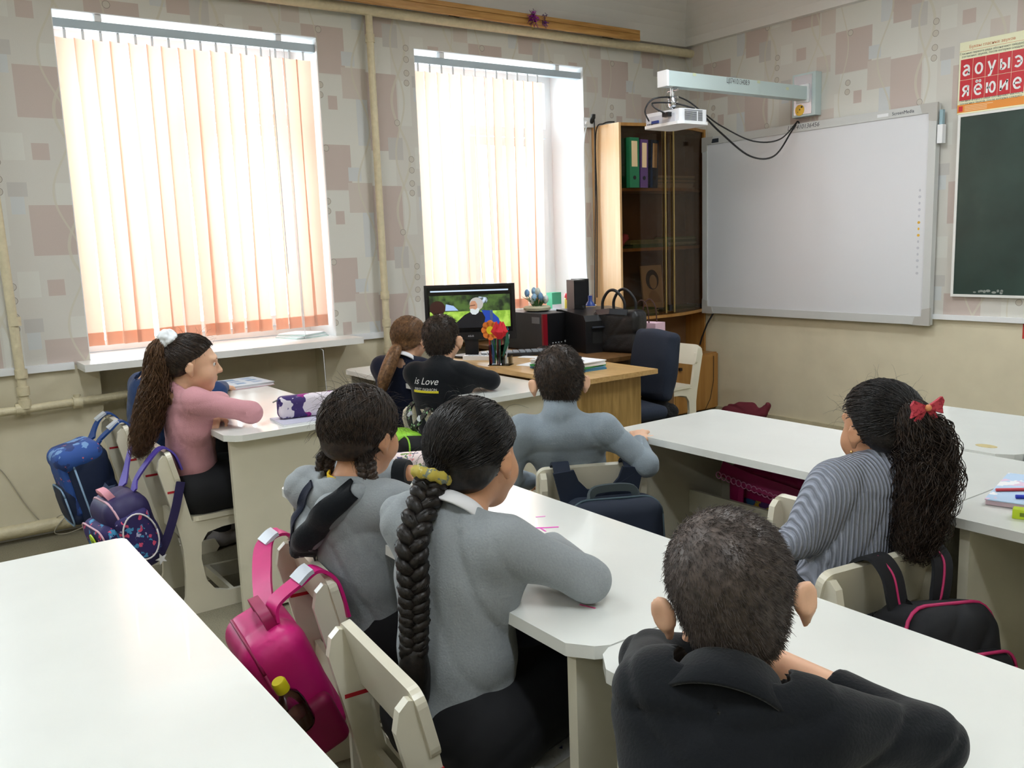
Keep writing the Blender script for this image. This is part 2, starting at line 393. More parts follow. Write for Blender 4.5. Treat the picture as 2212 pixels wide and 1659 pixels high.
def blind(y0,y1,n,ys,angs,label,zbot,xb=-.045,railend=None):
    o=empty('vertical_blind',(xb,y0,ZT),0,label,'blind','vertical window blinds')
    box('head_rail',-.022,.022,0,(railend or (y1-y0)),-.075,-.035,M_blue,o,bevel=.004)
    for q in (.18,(y1-y0)*.83): box('rail_bracket',-.01,.03,q,q+.03,-.035,-.006,M_pvc,o)
    L=ZT-zbot
    for i,(yy,a) in enumerate(zip(ys,angs)):
        me=slat_mesh('slat',-L+.0,-.115,.088,.3,random.uniform(-.02,.03)); me.materials.append(M_slat)
        s=bpy.data.objects.new('slat',me); C.objects.link(s); s.parent=o; s.location=(0,yy-y0,0); s.rotation_euler=(random.uniform(-.012,.012),random.uniform(-.006,.006),a)
        mp=slat_mesh('weight_pocket',-L-.001,-L+.062,.089,.3,0); mp.materials.append(M_slat2)
        # pocket: second layer of cloth hugging the lower end
        pk=bpy.data.objects.new('weight_pocket',mp); C.objects.link(pk); pk.parent=s; pk.location=(.0025,0,0)
        boxes('hanger',[(-.002,.002,-.006,.006,-.118,-.07)],M_pvc,s)
    return o
def yx(px,x=-.045):  # only used to spread slats evenly
    return px
n1=16; a1,b1=OPEN[0]
ys=[a1+.055+ i*(b1-a1-.12)/(n1-1) for i in range(n1)]
angs=[.35,.5,.55,.45,.75,1.25,.5,.6,.62,.95,.7,.75,.7,.6,.35,.2]
bl=blind(a1+.006,b1-.006,n1,ys,[a*.5 for a in angs],'peach vertical slat blind in the left, wider-looking window',.868)
tube('control_chain',[(.02,1.10,-.06),(.025,1.10,-1.0),(.03,1.10,-1.62),(.26,1.10,-1.66),(.27,1.10,-1.95),(.27,1.115,-1.98),(.27,1.12,-1.9)],.0022,M_pvc,bl,sides=5)
tube('tilt_wand',[(.03,1.02,-.08),(.03,1.03,-1.25)],.003,M_pvc,bl,sides=6)
n2=12; a2,b2=OPEN[1]; span=.94
ys=[a2+.05+ i*(span-.06)/(n2-1) for i in range(n2)]
angs=[.25,.3,.45,.5,.9,1.3,1.35,.6,.4,.35,.3,.2]
blind(a2+.006,b2-.006,n2,ys,[a*.55 for a in angs],'peach vertical slat blind drawn half way at the window behind the monitor',.865)
# ------------------------------------------------------------------ pipes and radiator
o=empty('heating_pipe',(.06,-2.6,0),0,'cream riser pipe running under the curtain rail with drop between the windows','pipe')
tube('ceiling_run',[(0,-5.4,2.575),(0,2.6,2.575)],.028,M_pipe,o,12)
tube('riser',[(-.008,.053,2.575),(-.008,.053,1.6),(-.008,.053,.16)],.0205,M_pipe,o,12)
for z in (2.43,1.02,.86,.70,.66): tube('coupling',[(-.008,.053,z-.022),(-.008,.053,z+.022)],.026,M_pipe,o,12)
o=empty('heating_pipe',(.06,-4.43,0),0,'cream painted riser pipe at the left picture edge feeding the radiator','pipe')
tube('riser',[(0,-.02,2.6),(0,-.015,1.6),(0,.0,.62)],.0205,M_pipe,o,12)
for z in (1.02,.78,.70,.64): tube('coupling',[(0,0,z-.02),(0,0,z+.02)],.027,M_pipe,o,12)
tube('radiator_branch',[(0,-1.2,.612),(0,0,.615),(-.02,.38,.622),(-.09,.56,.622)],.0195,M_pipe,o,12)
for y in (-.02,.22): tube('coupling',[(-.005,y-.02,.617),(-.005,y+.02,.617)],.028,M_pipe,o,12)
tube('valve_knob',[(-.005,.22,.62),(-.005,.22,.655)],.016,M_pipe,o,10)
o=empty('heating_pipe',(.07,-4.4,.055),0,'thick cream return pipe along the floor by the skirting','pipe')
tube('pipe_run',[(0,-1.5,0),(0,.9,0)],.032,M_pipe,o,12)
o=empty('radiator',(-.07,-3.6,0),0,'cream cast iron radiator in the niche below the left window','radiator')
sec=None
for i in range(11):
    y=-.34+i*.06
    if sec is None:
        bm=bmesh.new(); addprism(bm,rrect(-.045,.045,.14,.60,.03,4),-.024,.024,'y'); me_o=finish(bm,'section',M_pipe,o,bevel=.008); sec=me_o
    else:
        me_o=sec.copy(); C.objects.link(me_o); me_o.parent=o
    me_o.location=(0,y,0)
tube('end_plug',[(0,.29,.58),(0,.33,.58)],.024,M_pipe,o,12)
# ------------------------------------------------------------------ curtain cornice
M_pelmet=wood('honey_pine',(176,128,62),(206,160,92),(30,2,30),.4,2.0)
o=empty('curtain_rail',(.15,-2.9,2.60),0,'long honey-wood curtain rail plank high above the windows','curtain rail')
boxes('plank',[(-.02,0,-1.9,2.31,-.012,.055)],M_pelmet,o,bevel=.004)
boxes('groove_strip',[(0.0,.008,-1.9,2.30,.028,.05),(0,.006,-1.9,2.30,-.012,.018)],M_pelmet,o,bevel=.002)
boxes('track',[(-.10,-.02,-1.9,2.28,.04,.052)],M_pvc,o)
for q in (-1.0,.9,2.1): box('bracket',-.15,-.02,q,q+.03,0,.04,mat('dark_bracket',(90,84,74)),o)
def tinsel(loc,cols,label,n=40):
    o=empty('tinsel_tuft',loc,0,label,'decoration','tinsel scraps on the curtain rail')
    for c,nm in cols:
        bm=bmesh.new()
        for i in range(n):
            p=Vector((random.uniform(-.008,.012),random.uniform(-.015,.015),random.uniform(-.03,.03)))
            q=p+Vector((random.uniform(.0,.02),random.uniform(-.03,.03),random.uniform(-.04,.02)))
            addribbon(bm,[p,(p+q)/2+Vector((.004,0,0)),q],(0.3,.2,1),.003,.0006)
        finish(bm,'tinsel_strands',mat(nm,c,rough=.25,metal=.6),o)
tinsel((.165,-1.50,2.635),[((160,20,160),'purple_tinsel'),((110,20,120),'dark_purple_tinsel')],'purple and yellow tinsel tuft on the curtain rail')
tinsel((.165,-1.50,2.60),[((220,200,40),'yellow_tinsel')],'yellow tinsel end hanging below the purple tuft',12)
tinsel((.165,-1.41,2.625),[((90,30,120),'violet_tinsel')],'smaller violet tinsel tuft right of the purple one',25)
# ================================================================== ceiling luminaires (out of view: one read from the glow, the rest added fill)
M_chrome=mat('chrome',(200,202,206),rough=.2,metal=1)
M_tube=mat('lamp_diffuser',(250,250,245),rough=.5,emit=(245,250,255),estr=2.0)
def luminaire(x,y,label,pw):
    o=empty('unseen_ceiling_lamp',(x,y,CEIL),0,label,'ceiling lamp','unseen white ceiling lamps')
    box('housing',-.62,.62,-.05,.05,-.19,-.16,M_white,o,bevel=.01)
    for q in (-.45,.45): tube('hanger_rod',[(q,0,-.16),(q,0,0)],.006,M_chrome,o,8)
    box('diffuser',-.60,.60,-.085,.085,-.225,-.192,M_tube,o,bevel=.015)
    area('ceiling_fill_light',(x,y,CEIL-.235),(x,y,0),1.1,.15,pw,(0.88,.95,1.0))
    area('added_ceiling_uplight',(x,y,CEIL-.15),(x,y,CEIL),1.1,.09,pw*.6,(0.92,.96,1.0)); return o  # uplight added to brighten the ceiling and upper walls
for i,(x,y) in enumerate(((3.9,-1.05),(4.6,-4.4),(4.6,-6.9),(1.9,-1.7),(1.9,-4.4),(1.9,-6.9))):
    luminaire(x,y,'unseen white ceiling lamp '+('over the blackboard side','above the right desk column','in the rear right corner','over the teacher desk','above the window desk column','in the rear left corner')[i], LAMP_PW*(1.5 if i==0 else 1))
# ================================================================== desks
M_desk=mat('white_desk_enamel',(236,238,233),rough=.22,noise=.025,nscale=5,bump=.03,bscale=9,coat=.25)
M_deskside=mat('cream_desk_enamel',(224,219,198),rough=.4,noise=.04,nscale=6)
M_worn=mat('worn_wood_edge',(150,128,98),rough=.8)
M_inner=mat('desk_inner_board',(206,199,178),rough=.5,noise=.05,nscale=8)
def chamfer_top(x0,x1,y0,y1,c=.05,r=.02):
    # clipped front corners, rounded rear corners
    return [(x0+c,y0),(x1-c,y0),(x1-.012,y0+c*.55),(x1,y0+c),(x1,y1-r),(x1-r*.3,y1-r*.3),(x1-r,y1),(x0+r,y1),(x0+r*.3,y1-r*.3),(x0,y1-r),(x0,y0+c),(x0+.012,y0+c*.55)]
DESKH=.671
def desk(x0,x1,y0,y1,label,shelf=True,extra=True):
    cx,cy=(x0+x1)/2,(y0+y1)/2; hx,hy=(x1-x0)/2,(y1-y0)/2
    o=empty('school_desk',(cx,cy,0),0,label,'desk','white school desks')
    prism('desktop',chamfer_top(-hx,hx,-hy,hy),DESKH-.022,DESKH,'z',M_desk,o,bevel=.006)
    for s in (-1,1):
        p=box('end_panel',s*(hx-.06)-.011,s*(hx-.06)+.011,-hy+.02,hy-.02,.012,DESKH-.022,M_deskside,o,bevel=.003)
        for yy in (-hy+.05,hy-.10): box('foot_block',s*(hx-.06)+s*.011,s*(hx-.06)+s*.024,yy,yy+.05,0,.055,M_deskside,p,bevel=.002)
    box('modesty_panel',-hx+.072,hx-.072,hy-.045,hy-.028,.14,DESKH-.022,M_inner,o)
    box('shelf_board',-hx+.072,hx-.072,hy-.20,hy-.046,.335,.352,M_inner,o)
    box('shelf_rail',-hx+.072,hx-.072,hy-.212,hy-.198,.345,.425,M_deskside,o,bevel=.003)
    return o
D1=desk(.39,1.69,-3.0,-2.565,'white desk pushed against the wooden teacher desk')
D2=desk(.36,1.655,-4.01,-3.49,'white desk below the left window with pencil case and book')
D3=desk(2.55,3.85,-5.04,-4.535,'empty white desk filling the lower left corner')
D4=desk(2.36,3.648,-4.112,-3.64,'white desk with pink pen smears where the two girls in grey sit')
D5=desk(3.652,4.95,-4.12,-3.67,'white desk in the lower right in front of the dark-haired boy')
D6=desk(2.485,3.622,-3.0,-2.505,'white desk with a magenta bag on its under shelf')
D7=desk(3.626,4.9,-3.085,-2.55,'white desk at the right edge with notebook and green sharpener')
D8=desk(3.0,3.515,-2.478,-1.92,'short white desk against the front row behind the girl with the bow')
D9=desk(3.519,4.8,-2.478,-1.92,'white front desk cut by the right picture edge')
def smear(name,parent,pts,rgb,w=.006):
    bm=bmesh.new(); cx,cy=parent.location.x,parent.location.y
    addribbon(bm,[(x-cx,y-cy,DESKH+.0004) for x,y in pts],(0,1,0) if abs(pts[-1][0]-pts[0][0])>abs(pts[-1][1]-pts[0][1]) else (1,0,0),w,.0004)
    return finish(bm,name,mat('ink_%d_%d_%d'%rgb,rgb,rough=.5),parent)
# marks: (x,y) world on desks
smear('pen_mark',D4,[(3.115,-3.815),(3.135,-3.79),(3.15,-3.765)],(232,60,190),.006)
smear('pen_mark',D4,[(3.13,-3.80),(3.155,-3.805)],(232,80,196),.004)
smear('pen_mark',D4,[(3.19,-3.845),(3.197,-3.842)],(236,70,190),.006)
smear('pen_mark',D4,[(3.06,-3.76),(3.07,-3.74)],(240,140,214),.005)
smear('pen_mark',D4,[(3.50,-4.00),(3.53,-3.99)],(236,90,150),.004)
bm=bmesh.new(); addprism(bm,circle(3.405-D8.location.x,-2.405-D8.location.y,.030,.020,16),DESKH+.0001,DESKH+.0006,'z'); finish(bm,'stain',mat('tan_stain',(196,180,130),rough=.6),D8)
# red pen stripe on the end of the desk by the teacher table
box('red_mark',1.30-.011-1.04+.37,1.30-.011-1.04+.39,.05,.075,.535,.545,mat('red_marker',(190,30,44)),D1)
# ------------------------------------------------------------------ chairs
M_chair=mat('cream_chair_enamel',(232,226,206),rough=.32,noise=.03,nscale=7,coat=.15)
M_red=mat('red_marker',(190,30,44))
def chair_side():
    # (y,z): y forward. C-shaped plywood side: leaning post, seat arm, floor runner
    pts=[(-.012,0),(.30,0),(.315,.02),(.30,.055),(.15,.06),(.105,.075),(.075,.12),(.065,.20),(.07,.26),(.095,.295),(.15,.305),(.29,.31),(.315,.325),(.318,.345),(.045,.345),(.03,.42),(.005,.56),(-.012,.595),(-.032,.60),(-.048,.585),(-.055,.55),(-.03,.44),(-.005,.32),(.005,.25),(.005,.15),(-.002,.07),(-.015,.03)]
    return pts
def make_chair(label,group):
    o=empty('school_chair',(0,0,0),0,label,'chair',group)
    for s in (-1,1):
        p=prism('side_panel',chair_side(),s*.155-.009,s*.155+.009,'x',M_chair,o,bevel=.004)
    lean=Matrix.Translation((0,.012,.485))@Matrix.Rotation(math.radians(13),4,'X')
    bm=bmesh.new(); addprism(bm,rrect(-.172,.172,0,.13,.028,5),-.009,.009,'y',lean); finish(bm,'backrest',M_chair,o,bevel=.004)
    bm=bmesh.new(); addprism(bm,rrect(-.172,.172,.045,.35,.03,5),.345,.363,'z'); finish(bm,'seat',M_chair,o,bevel=.004)
    box('seat_brace',-.146,.146,.02,.035,.27,.34,M_chair,o)
    box('floor_brace',-.146,.146,.16,.175,.02,.06,M_chair,o)
    for s in (-1,1): box('red_stripe',s*.155-.0098,s*.155+.0098,-.030,.023,.462,.470,M_red,o,M=Matrix.Translation((0,.0,0)))
    return o
CHAIRS={}
def place(key,x,y,rot,label):
    global chair0
    if not CHAIRS: c=make_chair(label,'cream wooden school chairs')
    else:
        c=copy_tree(list(CHAIRS.values())[0]); c['label']=label
    c.location=(x,y,0); c.rotation_euler=(0,0,math.radians(rot)); CHAIRS[key]=c; return c
place('P1',1.295,-4.147,0,'cream wooden chair with purple backpack under the girl in pink')
place('P2',.66,-4.147,0,'cream wooden chair nearest the window with blue backpack')
place('P3',.93,-3.08,-6,'cream wooden chair under the ponytailed girl at the desk by the teacher table')
place('P4',1.42,-3.09,-8,'cream wooden chair with green and black backpack behind the boy in black sweatshirt')
place('P5',2.79,-4.185,-7,'cream wooden chair with the pink backpack hanging from it')
place('P6',3.32,-4.285,-5,'cream wooden chair in the foreground under the girl with one long braid')
place('P7',2.60,-3.20,63,'cream wooden chair with navy backpack behind the boy in turtleneck')
place('P8',3.605,-3.275,81,'cream wooden chair with black and pink-piped backpack behind the girl with bow')
place('P9',3.98,-4.47,0,'cream wooden chair hidden under the boy in the foreground')
place('D6',3.345,-3.035,0,'empty cream wooden chair pushed in at the desk with the magenta bag')
place('T',.635,-.76,180,'empty cream wooden chair beside the blue-black office chair')
for k_ in ('T','P7','P8','D6','P9','P3','P4'):
    for ch in list(CHAIRS[k_].children):
        if ch.name.startswith('red_stripe'): bpy.data.objects.remove(ch)
# ------------------------------------------------------------------ teacher desk and side table
M_oak=wood('oak_laminate',(150,118,62),(186,152,92),(14,14,1.4),.4,3.0)
M_oaktop=wood('oak_laminate_top',(186,148,92),(206,170,114),(2,22,22),.35,3.0)
M_oakdark=wood('dark_oak_laminate',(96,66,34),(122,86,46),(14,14,1.4),.5,3.0)
o=empty('teacher_desk',(1.16,-2.31,0),0,'honey-oak teacher desk with papers, cup and monitor','desk')
box('desktop',-.61,.605,-.245,.24,.678,.70,M_oaktop,o,bevel=.004)
box('end_panel',.50,.518,-.215,.215,0,.678,M_oak,o); box('end_panel',-.56,-.542,-.215,.215,0,.678,M_oak,o)
box('modesty_panel',-.542,.50,-.205,-.19,.12,.678,M_oak,o)
o=empty('computer_table',(.66,-1.74,0),0,'dark oak side table carrying the computer, printer and black tote','table')
box('tabletop',-.62,.64,-.29,.28,.672,.694,M_oakdark,o,bevel=.003)
for x in (-.58,.60): box('end_panel',x-.009,x+.009,-.26,.25,0,.672,M_oakdark,o)
box('back_panel',-.57,.59,.20,.215,.2,.672,M_oakdark,o)
# ------------------------------------------------------------------ corner bookcase
M_beech=wood('beech_laminate',(222,176,120),(232,192,140),(12,12,.8),.35,2.0)
M_beechd=wood('aged_beech',(168,118,58),(188,140,76),(12,12,.8),.4,2.0)
M_backb=mat('bookcase_back',(128,94,62),rough=.7)
M_tint=glass_mat('smoked_glass',(.72,.64,.55,1),.45,.03)
def bow(n=14,inset=0.0):
    return [(.265-.075*t+.085*math.sin(PI*t)-inset, -.885+.865*t) for t in [i/n for i in range(n+1)]]
o=empty('corner_bookcase',(0,0,0),0,'beech corner bookcase with bowed smoked glass doors','bookcase')
box('side_panel',.0,.268,-.905,-.887,.0,2.035,M_beech,o,bevel=.002)
box('side_panel',.0,.195,-.02,-.004,.45,2.035,M_beechd,o,bevel=.002)
box('back_board',.002,.012,-.887,-.02,.45,2.03,M_backb,o)
for z,nm in ((2.015,'top_board'),(1.60,'shelf'),(1.205,'shelf'),(.745,'bottom_board')):
    ins=.0 if nm!='shelf' else .025
    prism(nm,[(.012,-.887)]+[(x,y) for x,y in bow(14,ins)]+[(.012,-.02)],z,z+.02,'z',M_beechd,o)
def bowdoor(t0,t1):
    n=8; pts=[]
    for i in range(n+1):
        t=t0+(t1-t0)*i/n; pts.append((.265-.075*t+.085*math.sin(PI*t)-.006,-.885+.865*t))
    return pts
for t0,t1,th in ((.01,.43,.43),(.44,.985,.45)):
    P=bowdoor(t0,t1); Q=[(x-.004,y) for x,y in P][::-1]
    d=prism('glass_door',P+Q,.768,2.012,'z',M_tint,o)
xs=lambda t:(.265-.075*t+.085*math.sin(PI*t),-.885+.865*t)
for t in (.405,.50):
    x,y=xs(t); box('brass_pull_strip',x-.003,x+.005,y-.004,y+.004,.775,2.0,mat('brass',(205,178,112),rough=.35,metal=.7),o)
box('door_lock',xs(.45)[0]-.002,xs(.45)[0]+.008,xs(.45)[1]-.012,xs(.45)[1]+.012,.79,.83,mat('dark_lock',(40,36,40)),o)
base=box('base_cupboard',.002,.30,-.90,-.004,.04,.452,M_beechd,o,bevel=.002)
for y0,y1 in ((-.895,-.455),(-.449,-.01)):
    d=box('cupboard_door',.30,.316,y0,y1,.05,.445,M_beechd,o,bevel=.003)
    box('knob',.316,.335,(y1-.05 if y0<-.5 else y0+.03),(y1-.03 if y0<-.5 else y0+.05),.36,.38,mat('black_knob',(24,20,18)),d,bevel=.004)
tube('loose_cable',[(.322,-.06,.43),(.322,-.062,.25),(.325,-.10,.12),(.335,-.18,.03),(.36,-.3,.012)],.0022,mat('dark_wire',(40,30,22)),o,5)
# things inside
def binder(y,z,rgb,h,lab,w=.07,lean=0):
    b=empty('ring_binder',(.05,y,z),0,lab,'binder','ring binders behind the smoked glass')
    Mx=Matrix.Rotation(lean,4,'X')
    box('cover',.0,.25,-w/2,w/2,0,h,mat('binder_%d_%d_%d'%rgb,rgb,rough=.5),b,bevel=.003,M=Mx)
    box('spine_label',.250,.2515,-w*.3,w*.3,h*.42,h*.93,mat('binder_label',(235,205,160)),b,M=Mx)
    bm=bmesh.new(); addprism(bm,circle(0,h*.2,.013),.25,.2515,'x',Mx); finish(bm,'finger_hole',mat('binder_hole',(20,20,20)),b)
binder(-.80,1.62,(20,110,70),.32,'green ring binder, leftmost behind the smoked glass',.085)
binder(-.715,1.62,(90,60,110),.31,'purple ring binder between the green and blue ones',.068,-.02)
binder(-.625,1.62,(30,60,110),.31,'blue ring binder, third from the left on the top shelf',.068,-.05)
def pile(y0,y1,z,n,cols,lab,x0=.06,x1=.27):
    p=empty('paper_pile',((x0+x1)/2,(y0+y1)/2,z),0,lab,'papers')
    zz=0
    for i in range(n):
        h=random.uniform(.006,.014); c=random.choice(cols)
        box('folder',-(x1-x0)/2+random.uniform(0,.02),(x1-x0)/2-random.uniform(0,.02),-(y1-y0)/2+random.uniform(0,.02),(y1-y0)/2-random.uniform(0,.02),zz,zz+h,mat('sheet_%d_%d_%d'%c,c,rough=.8),p); zz+=h+.0005
    return p
pile(-.50,-.10,1.62,9,[(190,170,140),(160,150,140),(210,190,160),(120,130,110)],'pile of folders on the top shelf of the bookcase',.03,.19)
pile(-.80,-.45,1.226,5,[(150,160,110),(200,190,170),(110,140,100)],'low pile of papers on the middle bookcase shelf')
pile(-.38,-.06,1.226,7,[(120,160,100),(190,200,170),(90,130,90)],'greenish pile of papers on the right of the middle shelf',.03,.17)
pile(-.84,-.55,.766,5,[(110,140,100),(180,190,160)],'papers lying on the bookcase bottom shelf at the left')
pile(-.40,-.06,.766,3,[(110,130,90),(180,180,150)],'papers lying on the bookcase bottom shelf at the right',.03,.17)
# framed portrait: simple generic face drawing
o=empty('framed_portrait',(.16,-.50,.80),math.radians(0),'small framed portrait drawing behind the smoked glass','picture')
Mx=Matrix.Rotation(-.12,4,'Y')
box('frame',0,.012,-.10,.10,0,.30,mat('portrait_paper',(214,190,150)),o,M=Mx)
for nm,pts,c in (('dark_hair',circle(.0,.20,.062,.07),(60,50,44)),('face',circle(.006,.185,.036,.05),(206,180,142)),('shoulders',[(-.07,.04),(.07,.04),(.05,.09),(.02,.125),(-.02,.125),(-.05,.09)],(190,160,120))):
    bm=bmesh.new(); addprism(bm,pts,.0122+(.001 if nm=='face' else 0),.0128+(.001 if nm=='face' else 0),'x',Mx); finish(bm,nm,mat('portrait_'+nm,c,rough=.8),o)
o=empty('framed_picture',(.10,-.80,.80),0,'dark framed picture leaning at the left of the bottom bookcase shelf','picture')
box('frame',0,.014,-.07,.06,0,.30,mat('dark_frame',(50,36,28)),o,M=Mx); box('print',.0142,.015,-.05,.04,.02,.28,mat('old_print',(190,170,140)),o,M=Mx)
o=empty('folded_cloth',(.17,-.80,1.226),0,'pink crumpled flower ornament on the middle bookcase shelf','ornament')
bm=bmesh.new()
for i in range(14):
    a=random.uniform(0,2*PI); addtube(bm,[(0,0,.02),(.03*math.cos(a),.03*math.sin(a),.05+random.uniform(0,.05))],[.012,.02],6)
finish(bm,'petals',mat('pink_petals',(232,110,140),rough=.7),o,smooth=True)
# ------------------------------------------------------------------ interactive whiteboard
M_frameg=mat('whiteboard_frame',(206,208,206),rough=.4); M_corner=mat('whiteboard_corner',(188,186,180),rough=.5)
M_board=mat('whiteboard_surface',(226,228,232),rough=.35)
o=empty('whiteboard',(.208,-.012,.738),0,'large interactive whiteboard with grey frame','whiteboard')
WB,HB=1.71,1.233
box('backing',0,WB,-.028,0,0,HB,M_frameg,o,bevel=.004)
for nm,a in (('frame_rail',(0,WB,-.042,-.028,0,.05)),('frame_rail',(0,WB,-.042,-.028,HB-.05,HB)),('frame_rail',(0,.045,-.042,-.028,.05,HB-.05)),('frame_rail',(WB-.045,WB,-.042,-.028,.05,HB-.05))):
    box(nm,*a,M_frameg,o,bevel=.006)
for x,z in ((0,0),(WB,0),(0,HB),(WB,HB)):
    sx=1 if x==0 else -1; sz=1 if z==0 else -1
    prism('frame_corner',[(x-sx*.003,z-sz*.003),(x+sx*.10,z-sz*.003),(x+sx*.085,z+sz*.047),(x+sx*.047,z+sz*.05),(x+sx*.045,z+sz*.09),(x-sx*.003,z+sz*.10)],-.0445,-.028,'y',M_corner,o)
box('writing_surface',.045,WB-.045,-.036,-.028,.05,HB-.05,M_board,o)
FX=lambda x,z,dy=-.0455: frame((x,dy,z),(1,0,0),(0,0,1))
text('maker_lettering','ScreenMedia',.026,FX(WB-.20,HB-.027,-.0425),mat('blue_black_print',(44,50,70)),o,extr=.0002)
text('inventory_number','Ц0741013645б'.replace('б','6'),.038,FX(.84,HB-.022,-.0425),mat('marker_ink',(90,90,96)),o,extr=.0002,shear=.2)
box('serial_sticker',.075,.15,-.0427,-.042,HB-.042,HB-.014,mat('dark_sticker',(50,56,66)),o)
box('white_sticker',WB-.36,WB-.29,-.0427,-.042,HB-.036,HB-.018,M_pvc,o)
for i in range(14):
    c=(230,180,60) if i in (5,6,7) else (196,198,206)
    bm=bmesh.new(); zc=HB*.62-i*.036; addprism(bm,circle(WB-.085,zc,.006+.003*(i%2),.008,8),-.0365,-.036,'y'); finish(bm,'menu_icon',mat('icon_%d'%c[0],c),o)
ph=empty('pen_holder',(.208+WB+.006,-.03,.738+HB-.22),0,'small white pen holder clipped to the whiteboard edge','pen holder')
box('clip',0,.03,-.025,.01,0,.10,M_pvc,ph,bevel=.006); box('pen_slot',.006,.024,-.018,.004,.10,.18,mat('pen_blue',(150,180,190)),ph,bevel=.005)
tube('whiteboard_cable',[(.30,-.03,.75),(.26,-.06,.66),(.21,-.06,.56),(.18,-.05,.5)],.006,mat('black_cable',(22,22,24),rough=.5),None,6)
tagp(bpy.data.objects['whiteboard_cable'],'thick black cable dropping from the whiteboard behind the bookcase','cable')
# ------------------------------------------------------------------ projector on wall arm
M_arm=mat('pale_blue_arm',(196,212,212),rough=.45); M_proj=mat('projector_white',(228,230,234),rough=.45); M_chrome=mat('chrome',(200,202,206),rough=.2,metal=1)
o=empty('projector_mount',(1.055,-.002,2.14),0,'pale blue projector arm jutting from the wall above the whiteboard','wall mount')
box('wall_plate',-.085,.085,-.06,0,-.13,.13,M_arm,o,bevel=.012,seg=3)
box('plate_face',-.07,.06,-.064,-.058,-.118,.118,mat('satin_plate',(214,212,218),rough=.25,metal=.5),o,bevel=.004)
box('beam',-.034,.034,-1.29,-.058,-.035,.045,M_arm,o,bevel=.003)
box('beam_end_cap',-.036,.036,-1.305,-1.288,-.037,.047,M_pvc,o,bevel=.004)
box('collar',-.045,.045,-.075,-.062,-.05,.06,M_pvc,o,bevel=.004)
bm=bmesh.new(); addprism(bm,circle(-.025,-.09,.034,.034,20),-.0655,-.0642,'y'); finish(bm,'yellow_sticker',mat('yellow_sticker',(244,196,70)),o)
for k in range(3): box('sticker_marks',-.04+.012*k,-.036+.016*k,-.0659,-.0655,-.105+.014*k,-.098+.016*k,mat('marker_ink2',(50,44,30)),o)
text('inventory_number','Ц0741013408.9',.042,frame((.0345,-.72,.025),(0,1,0),(0,0,1)),mat('marker_ink',(90,90,96)),o,extr=.0002,sx=.75)
for y in (-1.1,-.55,-.28): box('tape_scrap',.0342,.0348,y,y+.025,.03-.02*(y>-.5),.046-.02*(y>-.5),mat('old_tape',(206,214,180)),o)
tube('drop_post',[(-.01,-1.215,-.035),(-.01,-1.215,-.165)],.012,M_chrome,o,10)
for z in (-.05,-.09,-.115): tube('swivel_bolt',[(-.045,-1.215,z),(.03,-1.215,z)],.007,M_chrome,o,8)
lathe('swivel_cup',[(.012,-.15),(.024,-.13),(.022,-.10),(.012,-.08)],M_chrome,o,14,c=(-.01,-1.215,0))
p=empty('projector',(1.035,-1.185,1.895),0,'white projector hanging from the pale blue arm','projector')
prism('body',rrect(-.135,.14,-.105,.11,.02,4),.012,.082,'z',M_proj,p,bevel=.008)
prism('base_shell',rrect(-.145,.15,-.115,.12,.035,5),0,.016,'z',M_pvc,p,bevel=.005)
box('port_panel',-.12,.10,-.1075,-.104,.018,.062,mat('port_panel_grey',(200,202,210),rough=.5),p)
box('blue_port',-.07,-.02,-.118,-.106,.022,.036,mat('blue_port',(40,60,130)),p,bevel=.002)
box('black_plug',.03,.075,-.135,-.106,.045,.068,mat('black_cable',(22,22,24)),p,bevel=.004)
box('warning_label',.012,.05,-.1082,-.1074,.035,.055,M_pvc,p)
for k in range(4): box('socket',-.11+.012*k,-.104+.012*k,-.1085,-.1074,.018,.026,mat('black_cable',(22,22,24)),p)
for k in range(10): box('vent_slat',.139,.1412,-.075,.02,.02+.005*k,.0225+.005*k,mat('vent_dark',(70,74,80)),p)
for k in range(10): box('vent_slat',.139,.1412,.03,.065,.02+.005*k,.0225+.005*k,mat('vent_dark',(70,74,80)),p)
box('vent_display',.139,.1412,-.075,.065,.0715,.077,mat('vent_dark2',(130,134,140)),p)
box('top_bracket',-.05,.05,-.05,.05,.082,.088,M_chrome,p)
for x in (-.06,.03): tube('bracket_arm',[(x,-.07,.088),(x+.03,.05,.092)],.006,mat('black_cable',(22,22,24)),p,6)
def cable(name,pts,r,label,m=None,par=None,n=8):
    t=tube(name,catmull(pts,n),r,m or mat('black_cable',(22,22,24),rough=.5),par,6); tagp(t,label,'cable'); return t
cable('projector_cable',[(1.03,-1.20,2.06),(.98,-1.30,2.05),(.955,-1.34,1.99),(.965,-1.32,1.93)],.0045,'black lead looping from the projector post to its blue port')
cable('projector_cable',[(1.10,-1.33,1.955),(1.05,-1.36,1.99),(1.02,-1.34,2.02),(1.06,-1.22,2.02),(1.12,-1.12,1.99)],.005,'black lead arching over the projector top')
cable('projector_cable',[(1.05,-1.18,2.06),(1.08,-1.12,2.03),(1.14,-1.06,1.96),(1.14,-.92,1.90),(1.10,-.6,1.835),(1.06,-.3,1.86),(1.0,-.05,1.985)],.0045,'upper black cable swagging from projector to whiteboard')
cable('projector_cable',[(1.16,-1.08,1.94),(1.16,-.95,1.86),(1.12,-.65,1.745),(1.06,-.35,1.76),(1.01,-.12,1.92),(1.0,-.05,1.985),(1.01,-.04,1.97)],.0055,'lower black cable drooping from projector to whiteboard')
